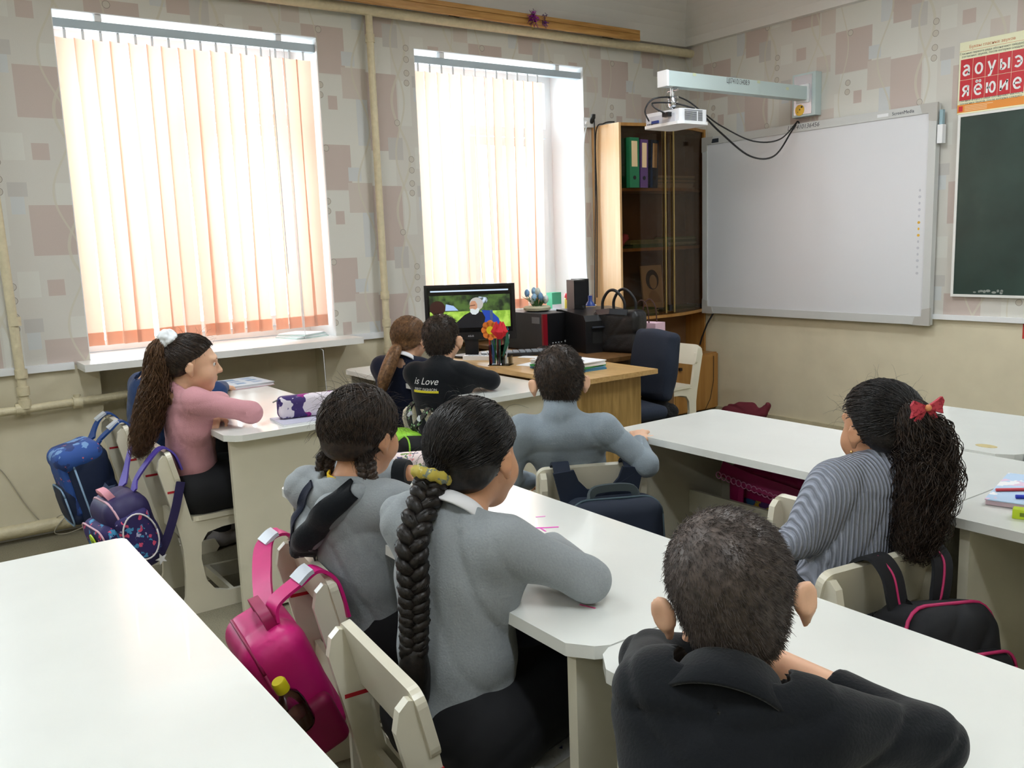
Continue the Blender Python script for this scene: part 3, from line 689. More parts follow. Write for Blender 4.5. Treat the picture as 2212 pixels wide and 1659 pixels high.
# ------------------------------------------------------------------ blackboard and vowel poster
o=empty('blackboard',(2.02,-.002,.905),0,'dark green chalkboard cut by the right picture edge','blackboard')
M_chalk=mat('chalkboard_green',(46,66,60),rough=.32,noise=.25,nscale=4)
box('board',.012,2.2,-.016,0,.012,.975,M_chalk,o)
for a in ((0,2.21,-.02,0,0,.014),(0,2.21,-.02,0,.973,.987),(0,.014,-.02,0,.014,.973),(2.196,2.21,-.02,0,.014,.973)): box('frame_strip',*a,M_white,o,bevel=.003)
bm=bmesh.new()
for i in range(9):
    addprism(bm,circle(.14+.018*i+random.uniform(-.01,.01),.025+random.uniform(0,.012),random.uniform(.006,.013),random.uniform(.004,.009),7),-.0168,-.016,'y')
finish(bm,'chalk_smudge',mat('chalk_dust',(150,156,150),rough=1),o)['kind']='stuff'
o=empty('vowel_poster',(2.005,-.001,1.895),0,'red and cream vowel letter poster above the chalkboard','poster')
M_ps=mat('poster_cream',(240,240,205),rough=.4); M_pr=mat('poster_red',(206,40,52),rough=.4); M_po=mat('poster_orange',(236,150,60),rough=.4); M_pg=mat('poster_green',(80,170,60),rough=.4); M_pw=mat('poster_white',(245,245,245),rough=.4); M_pi=mat('poster_ink',(90,100,90)); M_pt=mat('poster_title',(214,130,80)); M_py=mat('poster_yellow',(240,220,30))
def ringpts(cx,cy,rx,ry,n=20): return [(cx+rx*math.cos(2*PI*i/n),cy+ry*math.sin(2*PI*i/n)) for i in range(n+1)]
_i=[[(.15,1),(.15,0)],[(.15,.08),(.85,.92)],[(.85,1),(.85,0)]]
_e=[[(.15,.52),(.85,.52)],[(.85,.52),(.8,.82),(.5,.97),(.2,.8),(.13,.45),(.3,.1),(.6,.03),(.85,.14)]]
GL={'а':[[(.2,.84),(.45,.97),(.72,.87),(.8,.6),(.8,0)],[(.8,.56),(.42,.52),(.17,.28),(.35,.04),(.62,.1),(.8,.32)]],'о':[ringpts(.5,.5,.37,.47)],
'у':[[(.12,1),(.5,.12)],[(.88,1),(.5,.05),(.36,-.28),(.12,-.36)]],'ы':[[(.08,1),(.08,0)],[(.08,.56),(.38,.56),(.58,.3),(.38,.05),(.08,.05)],[(.94,1),(.94,0)]],
'э':[[(.15,.86),(.48,.97),(.8,.75),(.86,.5),(.8,.25),(.48,.03),(.15,.14)],[(.38,.5),(.85,.5)]],'я':[[(.8,1),(.8,0)],[(.8,.95),(.42,.95),(.22,.72),(.42,.48),(.8,.48)],[(.52,.48),(.16,0)]],
'ё':_e+[ringpts(.32,1.28,.05,.05,8),ringpts(.68,1.28,.05,.05,8)],'е':_e,'ю':[[(.06,1),(.06,0)],[(.06,.5),(.36,.5)],ringpts(.66,.5,.29,.47)],'и':_i,'й':_i+[[(.3,1.32),(.5,1.16),(.7,1.32)]]}
def letter(ch,cx,z0,w,h,m,par,y=-.0056):
    bm=bmesh.new(); sw=.0105
    for st in GL[ch]:
        P_=catmull([(cx+(a-.5)*w,y,z0+b*h) for a,b in st],3) if len(st)>2 and len(st)<15 else [Vector((cx+(a-.5)*w,y,z0+b*h)) for a,b in st]
        wd=[]
        for i in range(len(P_)):
            t_=(P_[min(i+1,len(P_)-1)]-P_[max(i-1,0)]).normalized(); wd.append(Vector((-t_.z,0,t_.x)))
        addribbon(bm,P_,wd,sw,.0008)
    return finish(bm,'letter',m,par)
box('poster_sheet',0,.78,-.004,-.001,0,.375,M_ps,o)
box('orange_band',0,.78,-.0046,-.004,.008,.05,M_po,o); 
cw=.067
for r in range(2):
    for c in range(5):
        z1=.285-.108*r; x0=.008+cw*c
        t=box('letter_tile',x0+.001,x0+cw-.001,-.0047,-.004,z1-.106,z1,M_pr,o)
        letter(('аоуыэ','яёюие')[r][c],x0+cw/2,z1-.085,.046,.054,M_pw,t)
box('green_tile',.008+cw*5+.002,.50,-.0047,-.004,.179,.285,M_pg,o); letter('й',.40,.20,.052,.06,M_py,o)
box('white_tile',.008+cw*5+.002,.50,-.0047,-.004,.07,.177,M_pw,o)
text('title','Буквы гласных звуков',.022,frame((.17,-.0046,.345),(1,0,0),(0,0,1)),M_pt,o,extr=.0002)
text('caption','Гласные первого ряда обозначают твёрдость\nсогласных звуков, после которых следуют',.0155,frame((.175,-.0046,.307),(1,0,0),(0,0,1)),M_pi,o,extr=.0002)
text('caption','Гласные второго ряда обозначают мягкость\nсогласных звуков, после которых следуют',.0155,frame((.175,-.0046,.061),(1,0,0),(0,0,1)),M_pi,o,extr=.0002)
for k in range(4): box('imprint_line',.04,.16+.03*(k==3),-.0049,-.0046,.014+.008*k,.017+.008*k,mat('imprint',(246,214,170)),o)
box('red_logo',.008,.03,-.0049,-.0046,.014,.042,M_pr,o); box('title_rule',.0,.36,-.0046,-.004,.327,.3285,M_pt,o)
o=empty('wall_sticker',(2.42,-.001,.74),0,'small red sticker at the right edge below the chalkboard','sticker'); box('sticker_sheet',-.012,.03,-.002,0,-.05,.05,mat('red_sticker',(196,60,50)),o)
# ------------------------------------------------------------------ socket and wall cables by the bookcase
o=empty('wall_socket',(.012,-.955,2.06),0,'white double wall socket beside the bookcase top','socket')
box('plate',-.012,.025,-.05,.05,-.03,.03,M_pvc,o,bevel=.005); tube('plug',[(.02,.02,.0),(.045,.02,.03),(.045,.02,.05)],.014,mat('black_cable',(22,22,24)),o,8); tube('white_plug',[(.02,-.03,0),(.04,-.03,-.01)],.014,M_pvc,o,8)
cable('wall_cable',[(.05,-.935,2.10),(.06,-.93,2.04),(.05,-.925,1.6),(.045,-.935,1.2),(.04,-.94,.85)],.0045,'black power lead running down beside the bookcase')
cable('wall_cable',[(.18,-.86,2.05),(.12,-.90,2.045),(.06,-.92,1.98),(.055,-.918,1.5),(.05,-.93,.9)],.0045,'second black lead coming off the bookcase top')
cable('wall_cable',[(.05,-.985,2.05),(.02,-.99,1.9),(.012,-.985,1.5),(.02,-.99,1.1),(.03,-.97,.85)],.0035,'thin pale lead hanging from the wall socket',mat('white_wire',(205,212,216)))
# ================================================================== soft-shape engine (signed distances -> one skin)
class Sdf:
    def __init__(s,lo,hi,h):
        s.lo=np.array(lo,float)-3*h; s.h=h; s.n=np.maximum(4,np.ceil((np.array(hi,float)+3*h-s.lo)/h).astype(int)+1)
        s.V=np.full(tuple(s.n),0.06,np.float32)
        s.ax=[(s.lo[i]+h*np.arange(s.n[i])).astype(np.float32) for i in range(3)]
    def _reg(s,lo,hi):
        a=np.clip(np.floor((np.array(lo)-s.lo)/s.h).astype(int),0,s.n-1); b=np.clip(np.ceil((np.array(hi)-s.lo)/s.h).astype(int)+1,1,s.n)
        sl=tuple(slice(a[i],b[i]) for i in range(3))
        X=s.ax[0][sl[0]][:,None,None]; Y=s.ax[1][sl[1]][None,:,None]; Z=s.ax[2][sl[2]][None,None,:]
        return sl,X,Y,Z
    def _join(s,sl,d,k,sub=False):
        v=s.V[sl]
        if v.size==0: return
        if sub:
            d=-d
            if k>0: h=np.maximum(k-np.abs(v-d),0)/k; s.V[sl]=np.maximum(v,d)+h*h*k/4
            else: s.V[sl]=np.maximum(v,d)
        else:
            if k>0: h=np.maximum(k-np.abs(v-d),0)/k; s.V[sl]=np.minimum(v,d)-h*h*k/4
            else: s.V[sl]=np.minimum(v,d)
    def cap(s,a,b,ra,rb,k=.02,cuta=False,cutb=False,flat=None,sub=False):
        """tapered capsule; flat=(axis vector, factor) squashes along an axis"""
        a=np.array(a,float); b=np.array(b,float); m=max(ra,rb)*1.6+k+.02
        sl,X,Y,Z=s._reg(np.minimum(a,b)-m,np.maximum(a,b)+m)
        ab=b-a; L2=max(ab@ab,1e-9); L=math.sqrt(L2)
        t0=((X-a[0])*ab[0]+(Y-a[1])*ab[1]+(Z-a[2])*ab[2])/L2; t=np.clip(t0,0,1)
        dx=X-(a[0]+t*ab[0]); dy=Y-(a[1]+t*ab[1]); dz=Z-(a[2]+t*ab[2])
        if flat is not None:
            ax,fc=np.array(flat[0],float),flat[1]; ax/=np.linalg.norm(ax); q=dx*ax[0]+dy*ax[1]+dz*ax[2]; g=(1/fc-1)*q
            dx=dx+g*ax[0]; dy=dy+g*ax[1]; dz=dz+g*ax[2]
        d=np.sqrt(dx*dx+dy*dy+dz*dz)-(ra+(rb-ra)*t)
        if cuta: d=np.maximum(d,-t0*L)
        if cutb: d=np.maximum(d,(t0-1)*L)
        s._join(sl,d.astype(np.float32),k,sub); return s
    def ell(s,c,rad,R=None,k=.02,sub=False):
        c=np.array(c,float); rad=np.array(rad,float); m=rad.max()+k+.02
        sl,X,Y,Z=s._reg(c-m,c+m); R=np.eye(3) if R is None else np.array(R)   # columns = axes
        p=(X-c[0],Y-c[1],Z-c[2]); k0=0;k1=0
        for i in range(3):
            q=p[0]*R[0,i]+p[1]*R[1,i]+p[2]*R[2,i]; k0=k0+(q/rad[i])**2; k1=k1+(q/rad[i]**2)**2
        k0=np.sqrt(k0); d=k0*(k0-1)/np.maximum(np.sqrt(k1),1e-6)
        s._join(sl,d.astype(np.float32),k,sub); return s
    def rbox(s,c,half,r,R=None,k=.01,sub=False):
        c=np.array(c,float); half=np.array(half,float); m=np.linalg.norm(half)+k+.02
        sl,X,Y,Z=s._reg(c-m,c+m); R=np.eye(3) if R is None else np.array(R)
        p=(X-c[0],Y-c[1],Z-c[2]); o=0; ins=None
        for i in range(3):
            q=np.abs(p[0]*R[0,i]+p[1]*R[1,i]+p[2]*R[2,i])-(half[i]-r); o=o+np.maximum(q,0)**2; ins=q if ins is None else np.maximum(ins,q)
        d=np.sqrt(o)+np.minimum(ins,0)-r
        s._join(sl,d.astype(np.float32),k,sub); return s
    def grid(s): return s.ax[0][:,None,None],s.ax[1][None,:,None],s.ax[2][None,None,:]
    def keep(s,fn):
        X,Y,Z=s.grid(); s.V=np.maximum(s.V,fn(X,Y,Z).astype(np.float32)); return s
    def warp(s,fn):
        X,Y,Z=s.grid(); s.V=(s.V+fn(X,Y,Z)).astype(np.float32); return s
    def nets(s):
        V=s.V; nx,ny,nz=V.shape; S_=(V<0)
        c=np.zeros((nx-1,ny-1,nz-1),np.uint8)
        for i in (0,1):
            for j in (0,1):
                for k in (0,1): c+=S_[i:nx-1+i,j:ny-1+j,k:nz-1+k]
        act=(c>0)&(c<8); idx=np.argwhere(act)
        if len(idx)==0: return np.zeros((0,3)),np.zeros((0,4),int)
        ids=np.full(act.shape,-1,np.int64); ids[act]=np.arange(len(idx))
        acc=np.zeros((len(idx),3)); cnt=np.zeros(len(idx))
        cor=[(i,j,k) for i in (0,1) for j in (0,1) for k in (0,1)]
        for A in cor:
            for ax in range(3):
                if A[ax]==0:
                    B=list(A); B[ax]=1
                    va=V[idx[:,0]+A[0],idx[:,1]+A[1],idx[:,2]+A[2]]; vb=V[idx[:,0]+B[0],idx[:,1]+B[1],idx[:,2]+B[2]]
                    m=(va<0)!=(vb<0); t=np.where(m,va/np.where(m,va-vb,1),0)
                    p=np.tile(np.array(A,float),(len(idx),1)); p[:,ax]+=t
                    acc[m]+=p[m]; cnt[m]+=1
        P=(idx+acc/np.maximum(cnt,1)[:,None])*s.h+s.lo
        Q=[]
        for ax in range(3):
            o=[0,1,2]; o.remove(ax); u,v=o
            sl0=[slice(None)]*3; sl1=[slice(None)]*3; sl0[ax]=slice(0,V.shape[ax]-1); sl1[ax]=slice(1,V.shape[ax])
            a=S_[tuple(sl0)]; b=S_[tuple(sl1)]; e=np.argwhere(a!=b)
            e=e[(e[:,u]>0)&(e[:,v]>0)&(e[:,u]<V.shape[u]-1)&(e[:,v]<V.shape[v]-1)]
            if len(e)==0: continue
            def cell(du,dv):
                q=e.copy(); q[:,u]-=du; q[:,v]-=dv; return ids[q[:,0],q[:,1],q[:,2]]
            quad=np.stack([cell(1,1),cell(0,1),cell(0,0),cell(1,0)],1)
            inside=a[e[:,0],e[:,1],e[:,2]]; flip=inside if ax!=1 else ~inside
            quad[~flip]=quad[~flip][:,::-1]; Q.append(quad)
        return P,np.concatenate(Q)
    def mesh(s,name,relax=1):
        P,Q=s.nets()
        if relax:
            for _ in range(relax):
                acc=np.zeros_like(P); cnt=np.zeros(len(P))
                for i in range(4):
                    a=Q[:,i]; b=Q[:,(i+1)%4]
                    np.add.at(acc,a,P[b]); np.add.at(acc,b,P[a]); np.add.at(cnt,a,1); np.add.at(cnt,b,1)
                P=P*.5+.5*acc/np.maximum(cnt,1)[:,None]
        me=bpy.data.meshes.new(name); me.vertices.add(len(P)); me.vertices.foreach_set('co',P.astype(np.float32).ravel())
        me.loops.add(Q.size); me.loops.foreach_set('vertex_index',Q.astype(np.int32).ravel())
        me.polygons.add(len(Q)); me.polygons.foreach_set('loop_start',np.arange(0,Q.size,4,dtype=np.int32)); me.polygons.foreach_set('loop_total',np.full(len(Q),4,np.int32))
        me.polygons.foreach_set('use_smooth',np.ones(len(Q),bool)); me.update(calc_edges=True); me.validate(); return me
def strands_mesh(name,paths,radii,sides=3):
    """paths: list of (n,3) arrays, one mesh of thin tapering tubes"""
    VV=[];FF=[];base=0
    for P,r in zip(paths,radii):
        n=len(P); T=np.gradient(P,axis=0); T/=np.maximum(np.linalg.norm(T,axis=1),1e-9)[:,None]
        ref=np.array([0.37,.61,.70]); N=np.cross(T,ref); N/=np.maximum(np.linalg.norm(N,axis=1),1e-9)[:,None]; B=np.cross(T,N)
        tp=np.linspace(1,.35,n)
        for k in range(sides):
            a=2*PI*k/sides; VV.append(P+(r*tp)[:,None]*(math.cos(a)*N+math.sin(a)*B))
        i=np.arange(n-1)
        for k in range(sides):
            k2=(k+1)%sides; FF.append(np.stack([base+k*n+i,base+k2*n+i,base+k2*n+i+1,base+k*n+i+1],1))
        base+=n*sides
    P=np.concatenate(VV); Q=np.concatenate(FF)
    me=bpy.data.meshes.new(name); me.vertices.add(len(P)); me.vertices.foreach_set('co',P.astype(np.float32).ravel())
    me.loops.add(Q.size); me.loops.foreach_set('vertex_index',Q.astype(np.int32).ravel())
    me.polygons.add(len(Q)); me.polygons.foreach_set('loop_start',np.arange(0,Q.size,4,dtype=np.int32)); me.polygons.foreach_set('loop_total',np.full(len(Q),4,np.int32))
    me.polygons.foreach_set('use_smooth',np.ones(len(Q),bool)); me.update(calc_edges=True); return me
def join_meshes(name,ms):
    bm=bmesh.new()
    for m in ms: bm.from_mesh(m)
    me=bpy.data.meshes.new(name); bm.to_mesh(me); bm.free()
    for m in ms: bpy.data.meshes.remove(m)
    return me
def crv(P,n): return np.array([tuple(p) for p in catmull(P,n)])
# ================================================================== the pupils
def skin_mat(name,rgb):
    m=mat(name,rgb,rough=.5,noise=.05,nscale=25,bump=.03,bscale=300); b=m.node_tree.nodes['Principled BSDF']
    b.inputs['Subsurface Weight'].default_value=.15; b.inputs['Subsurface Radius'].default_value=(.02,.008,.004); b.inputs['Subsurface Scale'].default_value=.3
    return m
def hair_mat(name,c1,c2):
    if name in MATS: return MATS[name]
    m=bpy.data.materials.new(name); m.use_nodes=True; nt=m.node_tree; g=NT(nt); b=nt.nodes['Principled BSDF']
    geo=g.n('ShaderNodeNewGeometry'); n=g.n('ShaderNodeTexNoise'); n.inputs['Scale'].default_value=90; n.inputs['Detail'].default_value=3; nt.links.new(geo.outputs['Position'],n.inputs['Vector'])
    r=g.n('ShaderNodeValToRGB'); nt.links.new(n.outputs[0],r.inputs[0]); r.color_ramp.elements[0].position=.3; r.color_ramp.elements[0].color=srgb(*c1); r.color_ramp.elements[1].position=.75; r.color_ramp.elements[1].color=srgb(*c2)
    nt.links.new(r.outputs[0],b.inputs['Base Color']); b.inputs['Roughness'].default_value=.42; b.inputs['Specular IOR Level'].default_value=.35
    bp=g.n('ShaderNodeBump'); bp.inputs['Strength'].default_value=.3; bp.inputs['Distance'].default_value=.004; nt.links.new(n.outputs[0],bp.inputs['Height']); nt.links.new(bp.outputs[0],b.inputs['Normal'])
    MATS[name]=m; return m
def knit_mat(name,rgb,mel=.12,scale=260,ribs=None,bump=.25):
    """melange knit; ribs=(angle,period) gives vertical rib relief running down the garment"""
    if name in MATS: return MATS[name]
    m=bpy.data.materials.new(name); m.use_nodes=True; nt=m.node_tree; g=NT(nt); b=nt.nodes['Principled BSDF']
    geo=g.n('ShaderNodeNewGeometry'); n=g.n('ShaderNodeTexNoise'); n.inputs['Scale'].default_value=scale; n.inputs['Detail'].default_value=3; nt.links.new(geo.outputs['Position'],n.inputs['Vector'])
    c=srgb(*rgb); col=g.mix(n.outputs[0],tuple(x*(1-mel) for x in c[:3])+(1,),tuple(min(1,x*(1+mel)) for x in c[:3])+(1,))
    hgt=n.outputs[0]; st=bump; dist=.003
    if ribs:
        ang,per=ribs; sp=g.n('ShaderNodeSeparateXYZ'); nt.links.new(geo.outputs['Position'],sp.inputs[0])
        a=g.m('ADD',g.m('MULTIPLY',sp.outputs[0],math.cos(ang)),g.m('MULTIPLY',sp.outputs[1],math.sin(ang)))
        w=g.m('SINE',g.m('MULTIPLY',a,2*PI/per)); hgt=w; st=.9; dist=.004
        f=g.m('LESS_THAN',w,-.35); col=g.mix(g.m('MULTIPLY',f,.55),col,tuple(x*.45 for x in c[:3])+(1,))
    nt.links.new(col,b.inputs['Base Color']); b.inputs['Roughness'].default_value=.9; b.inputs['Sheen Weight'].default_value=.15; b.inputs['Specular IOR Level'].default_value=.2
    bp=g.n('ShaderNodeBump'); bp.inputs['Strength'].default_value=st; bp.inputs['Distance'].default_value=dist; nt.links.new(hgt,bp.inputs['Height']); nt.links.new(bp.outputs[0],b.inputs['Normal'])
    MATS[name]=m; return m
M_skin=skin_mat('light_skin',(232,184,152)); M_skin2=skin_mat('tan_skin',(206,152,116))
M_blackhair=hair_mat('black_hair',(13,11,11),(38,31,27)); M_darkhair=hair_mat('dark_brown_hair',(26,20,17),(70,54,43)); M_fuzz=hair_mat('cropped_hair',(58,50,46),(104,92,86)); M_brownhair=hair_mat('brown_hair',(62,42,28),(122,88,60)); M_blonde=hair_mat('light_brown_hair',(84,58,38),(146,108,72))
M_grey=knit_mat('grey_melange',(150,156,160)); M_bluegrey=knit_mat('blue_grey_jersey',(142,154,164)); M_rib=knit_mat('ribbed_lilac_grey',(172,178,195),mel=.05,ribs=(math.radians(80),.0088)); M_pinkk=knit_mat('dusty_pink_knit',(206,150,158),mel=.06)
M_blackk=knit_mat('black_cotton',(17,20,25),mel=.15); M_navyk=knit_mat('navy_wool',(22,28,48),mel=.15); M_bluek=knit_mat('blue_cloth',(38,62,104),mel=.1); M_blackp=mat('black_trousers',(14,15,20),rough=.85)
M_shoe=mat('shoe_grey',(150,146,150),rough=.6); M_wcol=mat('white_cotton',(232,232,236),rough=.8)
M_eyew=mat('eye_white',(236,232,228),rough=.15); M_iris=mat('eye_iris',(50,32,22),rough=.1); M_lip=mat('lip_skin',(196,116,104),rough=.45)
V3=lambda *a: np.array(a,float)
def unit(v): v=np.array(v,float); return v/np.linalg.norm(v)
def headR(yaw,pitch=0,roll=0):
    y=math.radians(yaw-90); R=Matrix.Rotation(y,3,'Z')@Matrix.Rotation(math.radians(pitch),3,'X')@Matrix.Rotation(math.radians(roll),3,'Y')
    return np.array(R)
HS=.93
def hl(c,R,p): return np.array(c)+R@(np.array(p,float)*HS)
def head_sdf(s,c,R,ears=1.0,earspread=.0):
    E=lambda p,r,k=.02,Rl=None: s.ell(hl(c,R,p),np.array(r)*HS,R if Rl is None else R@Rl,k)
    E((0,-.012,.028),(.073,.090,.078))
    E((0,.028,-.03),(.058,.060,.070),.03)
    E((0,.052,-.088),(.026,.024,.022),.03)
    for sx in (-1,1): E((sx*.034,.048,-.038),(.028,.03,.03),.02)
    E((0,.078,.022),(.045,.012,.012),.02)
    s.cap(hl(c,R,(0,.082,.008)),hl(c,R,(0,.101,-.026)),.0065,.0105,.008)
    for sx in (-1,1): s.ell(hl(c,R,(sx*.009,.092,-.03)),np.array((.008,.009,.007))*HS,R,.006)
    s.ell(hl(c,R,(0,.083,-.052)),np.array((.021,.010,.005))*HS,R,.006); s.ell(hl(c,R,(0,.081,-.062)),np.array((.018,.010,.006))*HS,R,.006)
    for sx in (-1,1): s.ell(hl(c,R,(sx*.029,.085,.002)),np.array((.014,.008,.009))*HS,R,.008,sub=True)
    for sx in (-1,1):
        a=math.radians(28+earspread)*sx; zo=.0004*earspread
        Rl=np.array(Matrix.Rotation(-a,3,'Z')@Matrix.Rotation(math.radians(-12),3,'X'))
        ec=(sx*(.078+.0005*earspread),-.014,-.012-zo)
        s.ell(hl(c,R,(ec[0],ec[1]-.001,ec[2]+.006)),np.array((.0085,.0195,.0235))*HS*ears,R@Rl,.008)
        s.cap(hl(c,R,(ec[0]-sx*.001,ec[1]+.004,ec[2]-.006)),hl(c,R,(ec[0]-sx*.003,ec[1]+.009,ec[2]-.027)),.0105*HS*ears,.0075*HS*ears,.010,flat=(R@Rl[:,0],.7))
        co=Rl@np.array((sx*.0105,.003,.004)); s.ell(hl(c,R,(ec[0]+co[0],ec[1]+co[1],ec[2]+co[2])),np.array((.0060,.011,.017))*HS*ears,R@Rl,.004,sub=True)
def hand_prims(s,w,d,n,curl=.5,spread=1.0,side=1,sc=1.0):
    """w wrist, d pointing dir, n back-of-hand normal; side=+1: thumb along cross(d,n)"""
    d=unit(d); n=np.array(n,float); n=unit(n-d*(n@d)); t=np.cross(d,n)*side
    k=.006
    pal=w+d*.036*sc
    s.ell(pal,np.array((.036,.031,.0125))*sc,np.stack([d,t,n],1),.012)
    Ls=(.046,.052,.048,.038)
    for i,L in enumerate(Ls):
        off=(1.5-i)*.0155*sc; b=w+d*(.062-.004*abs(1.2-i))*sc+t*off*1.0
        dd=d+t*(1.5-i)*.08*spread; dd=unit(dd); p=b; ang=0
        for j,(fr,r0,r1) in enumerate(((.45,.0085,.0078),(.32,.0078,.0070),(.26,.0070,.0058))):
            ang+=curl*(.55,.75,.5)[j]
            dr=dd*math.cos(ang)-n*math.sin(ang); q=p+dr*L*1.35*fr*sc; s.cap(p,q,r0*sc,r1*sc,k); p=q
    b=w+d*.018*sc+t*.024*sc; dr=unit(d*.65+t*.75-n*.25); q=b+dr*.03*sc; s.cap(b,q,.0105*sc,.009*sc,.01); dr=unit(d*.95+t*.25-n*.35*curl*2); s.cap(q,q+dr*.028*sc,.009*sc,.007*sc,.006)
def folds(amp,seed,sc=38,dirv=(.4,.3,1.0)):
    r=np.random.default_rng(seed); ph=r.uniform(0,6.28,6)
    def fn(X,Y,Z):
        w1=np.sin(sc*(X*.55+Y*.35+Z*.75)+ph[0]+2.2*np.sin(9*X-6*Z+ph[1])+1.2*np.sin(13*Y+ph[5]))
        w2=np.sin(sc*.8*(Z*.9-.5*Y-.45*X)+ph[3]+2.0*np.sin(7*Y+8*X+ph[4])+1.1*np.sin(10*Z+ph[2]))
        m1=.5+.5*np.sin(11*(X+Y)+9*Z+ph[2]); m2=.5+.5*np.sin(12*(X-Y)-10*Z+ph[5])
        r1=(1-np.abs(w1))**3*m1; r2=(1-np.abs(w2))**3*m2
        soft=np.sin(sc*.5*(Z+X*.6)+ph[1])*np.sin(15*Y+ph[0])
        return (amp*(1.5*r1+1.4*r2-.35+.5*soft)).astype(np.float32)
    return fn
PEOPLE={}
def person(key,label,J,hand_l=None,hand_r=None,top='sweater',topmat=None,botmat=None,skin=None,skirt=False,cuff_l=1.0,cuff_r=1.0,neck_h=.012,turtle=0.0,hem=.46,fold=.0022,h=.0055,ears=1.0,earspread=0,fat=1.0,seed=1,shirt_in=None):
    skin=skin or M_skin; botmat=botmat or M_blackp
    hc=np.array(J['head']); R=headR(*J['hr']); nb=np.array(J['neck']); pe=np.array(J['pelvis']); bd=math.radians(J['body']); F=V3(math.cos(bd),math.sin(bd),0); RT=V3(math.sin(bd),-math.cos(bd),0)
    sL,sR=np.array(J['sl']),np.array(J['sr']); eL,eR,wL,wR=[np.array(J[k]) for k in ('el','er','wl','wr')]
    sc_=(sL+sR)/2; chest=sc_*.72+pe*.28+F*.005; waist=sc_*.38+pe*.62-F*.004
    up=unit(sc_-pe)
    hipL,hipR=pe-RT*.07,pe+RT*.07
    kL=np.array(J.get('kl',tuple(pe-RT*.085+F*.27+V3(0,0,-.005)))); kR=np.array(J.get('kr',tuple(pe+RT*.085+F*.27+V3(0,0,-.005))))
    aL=np.array(J.get('al',tuple(V3(kL[0],kL[1],.075)-F*.03))); aR=np.array(J.get('ar',tuple(V3(kR[0],kR[1],.075)-F*.03)))
    axR=np.stack([RT,np.cross(up,RT),up],1)
    def torso(s,e,low=True):
        s.ell(chest+up*.01,np.array((.118*fat+e,.076*fat+e,.115+e)),axR,.035)
        s.ell(waist,np.array((.106*fat+e,.076*fat+e,.12+e)),axR,.04)
        if low: s.ell(pe,np.array((.118*fat+e,.092*fat+e,.09+e)),axR,.04)
        s.cap(sL+RT*.028-up*.006,sR-RT*.028-up*.006,.036+e,.036+e,.04)
        s.cap(sc_,nb,.056+e,.043+e,.045)
    allp=np.array([hc,nb,pe,sL,sR,eL,eR,wL,wR]); lo=allp.min(0)-.14; hi=allp.max(0)+.14
    lo=np.minimum(lo,np.minimum(kL,kR)-.1); hi=np.maximum(hi,np.maximum(kL,kR)+.1); lo[2]=.0
    # --- body: one skin from head to feet
    s=Sdf(lo,hi,h)
    torso(s,-.012)
    s.cap(nb-up*.02,hl(hc,R,(0,-.018,-.05)),.044,.040,.03)
    for a,b,w in ((sL,eL,wL),(sR,eR,wR)):
        s.cap(a,b,.031,.028,.03); s.cap(b,w,.029,.0205,.02)
    for a,b,c in ((hipL,kL,aL),(hipR,kR,aR)):
        s.cap(a,b,.062,.044,.04); s.cap(b,c,.042,.030,.03)
    for (w,e,hd,sd) in ((wL,eL,hand_l,-1),(wR,eR,hand_r,1)):
        hd=hd or {}
        d=np.array(hd.get('d',tuple(unit(w-e)))); n=np.array(hd.get('n',(0,0,1)))
        hand_prims(s,w,d,n,hd.get('curl',.5),hd.get('spread',1),hd.get('side',sd),hd.get('sc',.9))
    head_sdf(s,hc,R,ears,earspread)
    me=s.mesh('person'); me.materials.append(skin)
    o=bpy.data.objects.new('person',me); C.objects.link(o); tagp(o,label,'person','pupils watching the screen')
    # --- top garment
    e=.006
    s=Sdf(lo,hi,h)
    torso(s,e)
    for a,b,w,cf in ((sL,eL,wL,cuff_l),(sR,eR,wR,cuff_r)):
        s.cap(a,b,.034+e,.031+e,.055)
        cw=b+(w-b)*cf; s.cap(b,cw,.031+e,(.031+(.024-.031)*cf)+e,.02,cutb=True)
    if fold: s.warp(folds(fold,seed))
    hd_=unit(hl(hc,R,(0,-.018,-.05))-nb)
    top_z=nb+hd_*neck_h
    if not turtle: s.keep(lambda X,Y,Z: np.where(((X-nb[0])**2+(Y-nb[1])**2+(Z-nb[2])**2)<.075**2,(X-top_z[0])*hd_[0]+(Y-top_z[1])*hd_[1]+(Z-top_z[2])*hd_[2],-1))
    if not turtle: s.cap(nb-hd_*.03,nb+hd_*.08,.043,.043,0,sub=True)
    if turtle:
        s.cap(nb-hd_*.01,nb+hd_*turtle,.0535,.0505,.004,cutb=True); s.cap(nb+hd_*.0,nb+hd_*(turtle+.05),.0435,.042,0,sub=True)
    s.keep(lambda X,Y,Z: hem-Z+.0*X+.012*np.sin(30*X+20*Y))
    tm=s.mesh(top); tm.materials.append(topmat); to=bpy.data.objects.new(top,tm); C.objects.link(to); to.parent=o
    # --- lower garment
    s=Sdf(lo,hi,.007)
    s.ell(pe,np.array((.128*fat,.10*fat,.095)),axR,.04)
    for a,b,c in ((hipL,kL,aL),(hipR,kR,aR)):
        s.cap(a,b,.074+(.02 if skirt else 0),.056+(.02 if skirt else 0),.045)
        if not skirt: s.cap(b,c,.052,.042,.03,cutb=True)
        else: s.cap(b,b+V3(0,0,-.10)+F*.01,.066,.07,.04,cutb=True); s.cap(b,c,.045,.034,.01,cutb=True)
    if skirt:
        s.cap(hipL*.5+kL*.5,hipR*.5+kR*.5,.06,.06,.05); s.cap(kL,kR,.05,.05,.05); s.warp(folds(.003,seed+3,30))
    s.keep(lambda X,Y,Z: Z-(pe[2]+.11))
    bmn=s.mesh('skirt' if skirt else 'trousers'); bmn.materials.append(botmat); bo=bpy.data.objects.new(bmn.name,bmn); C.objects.link(bo); bo.parent=o
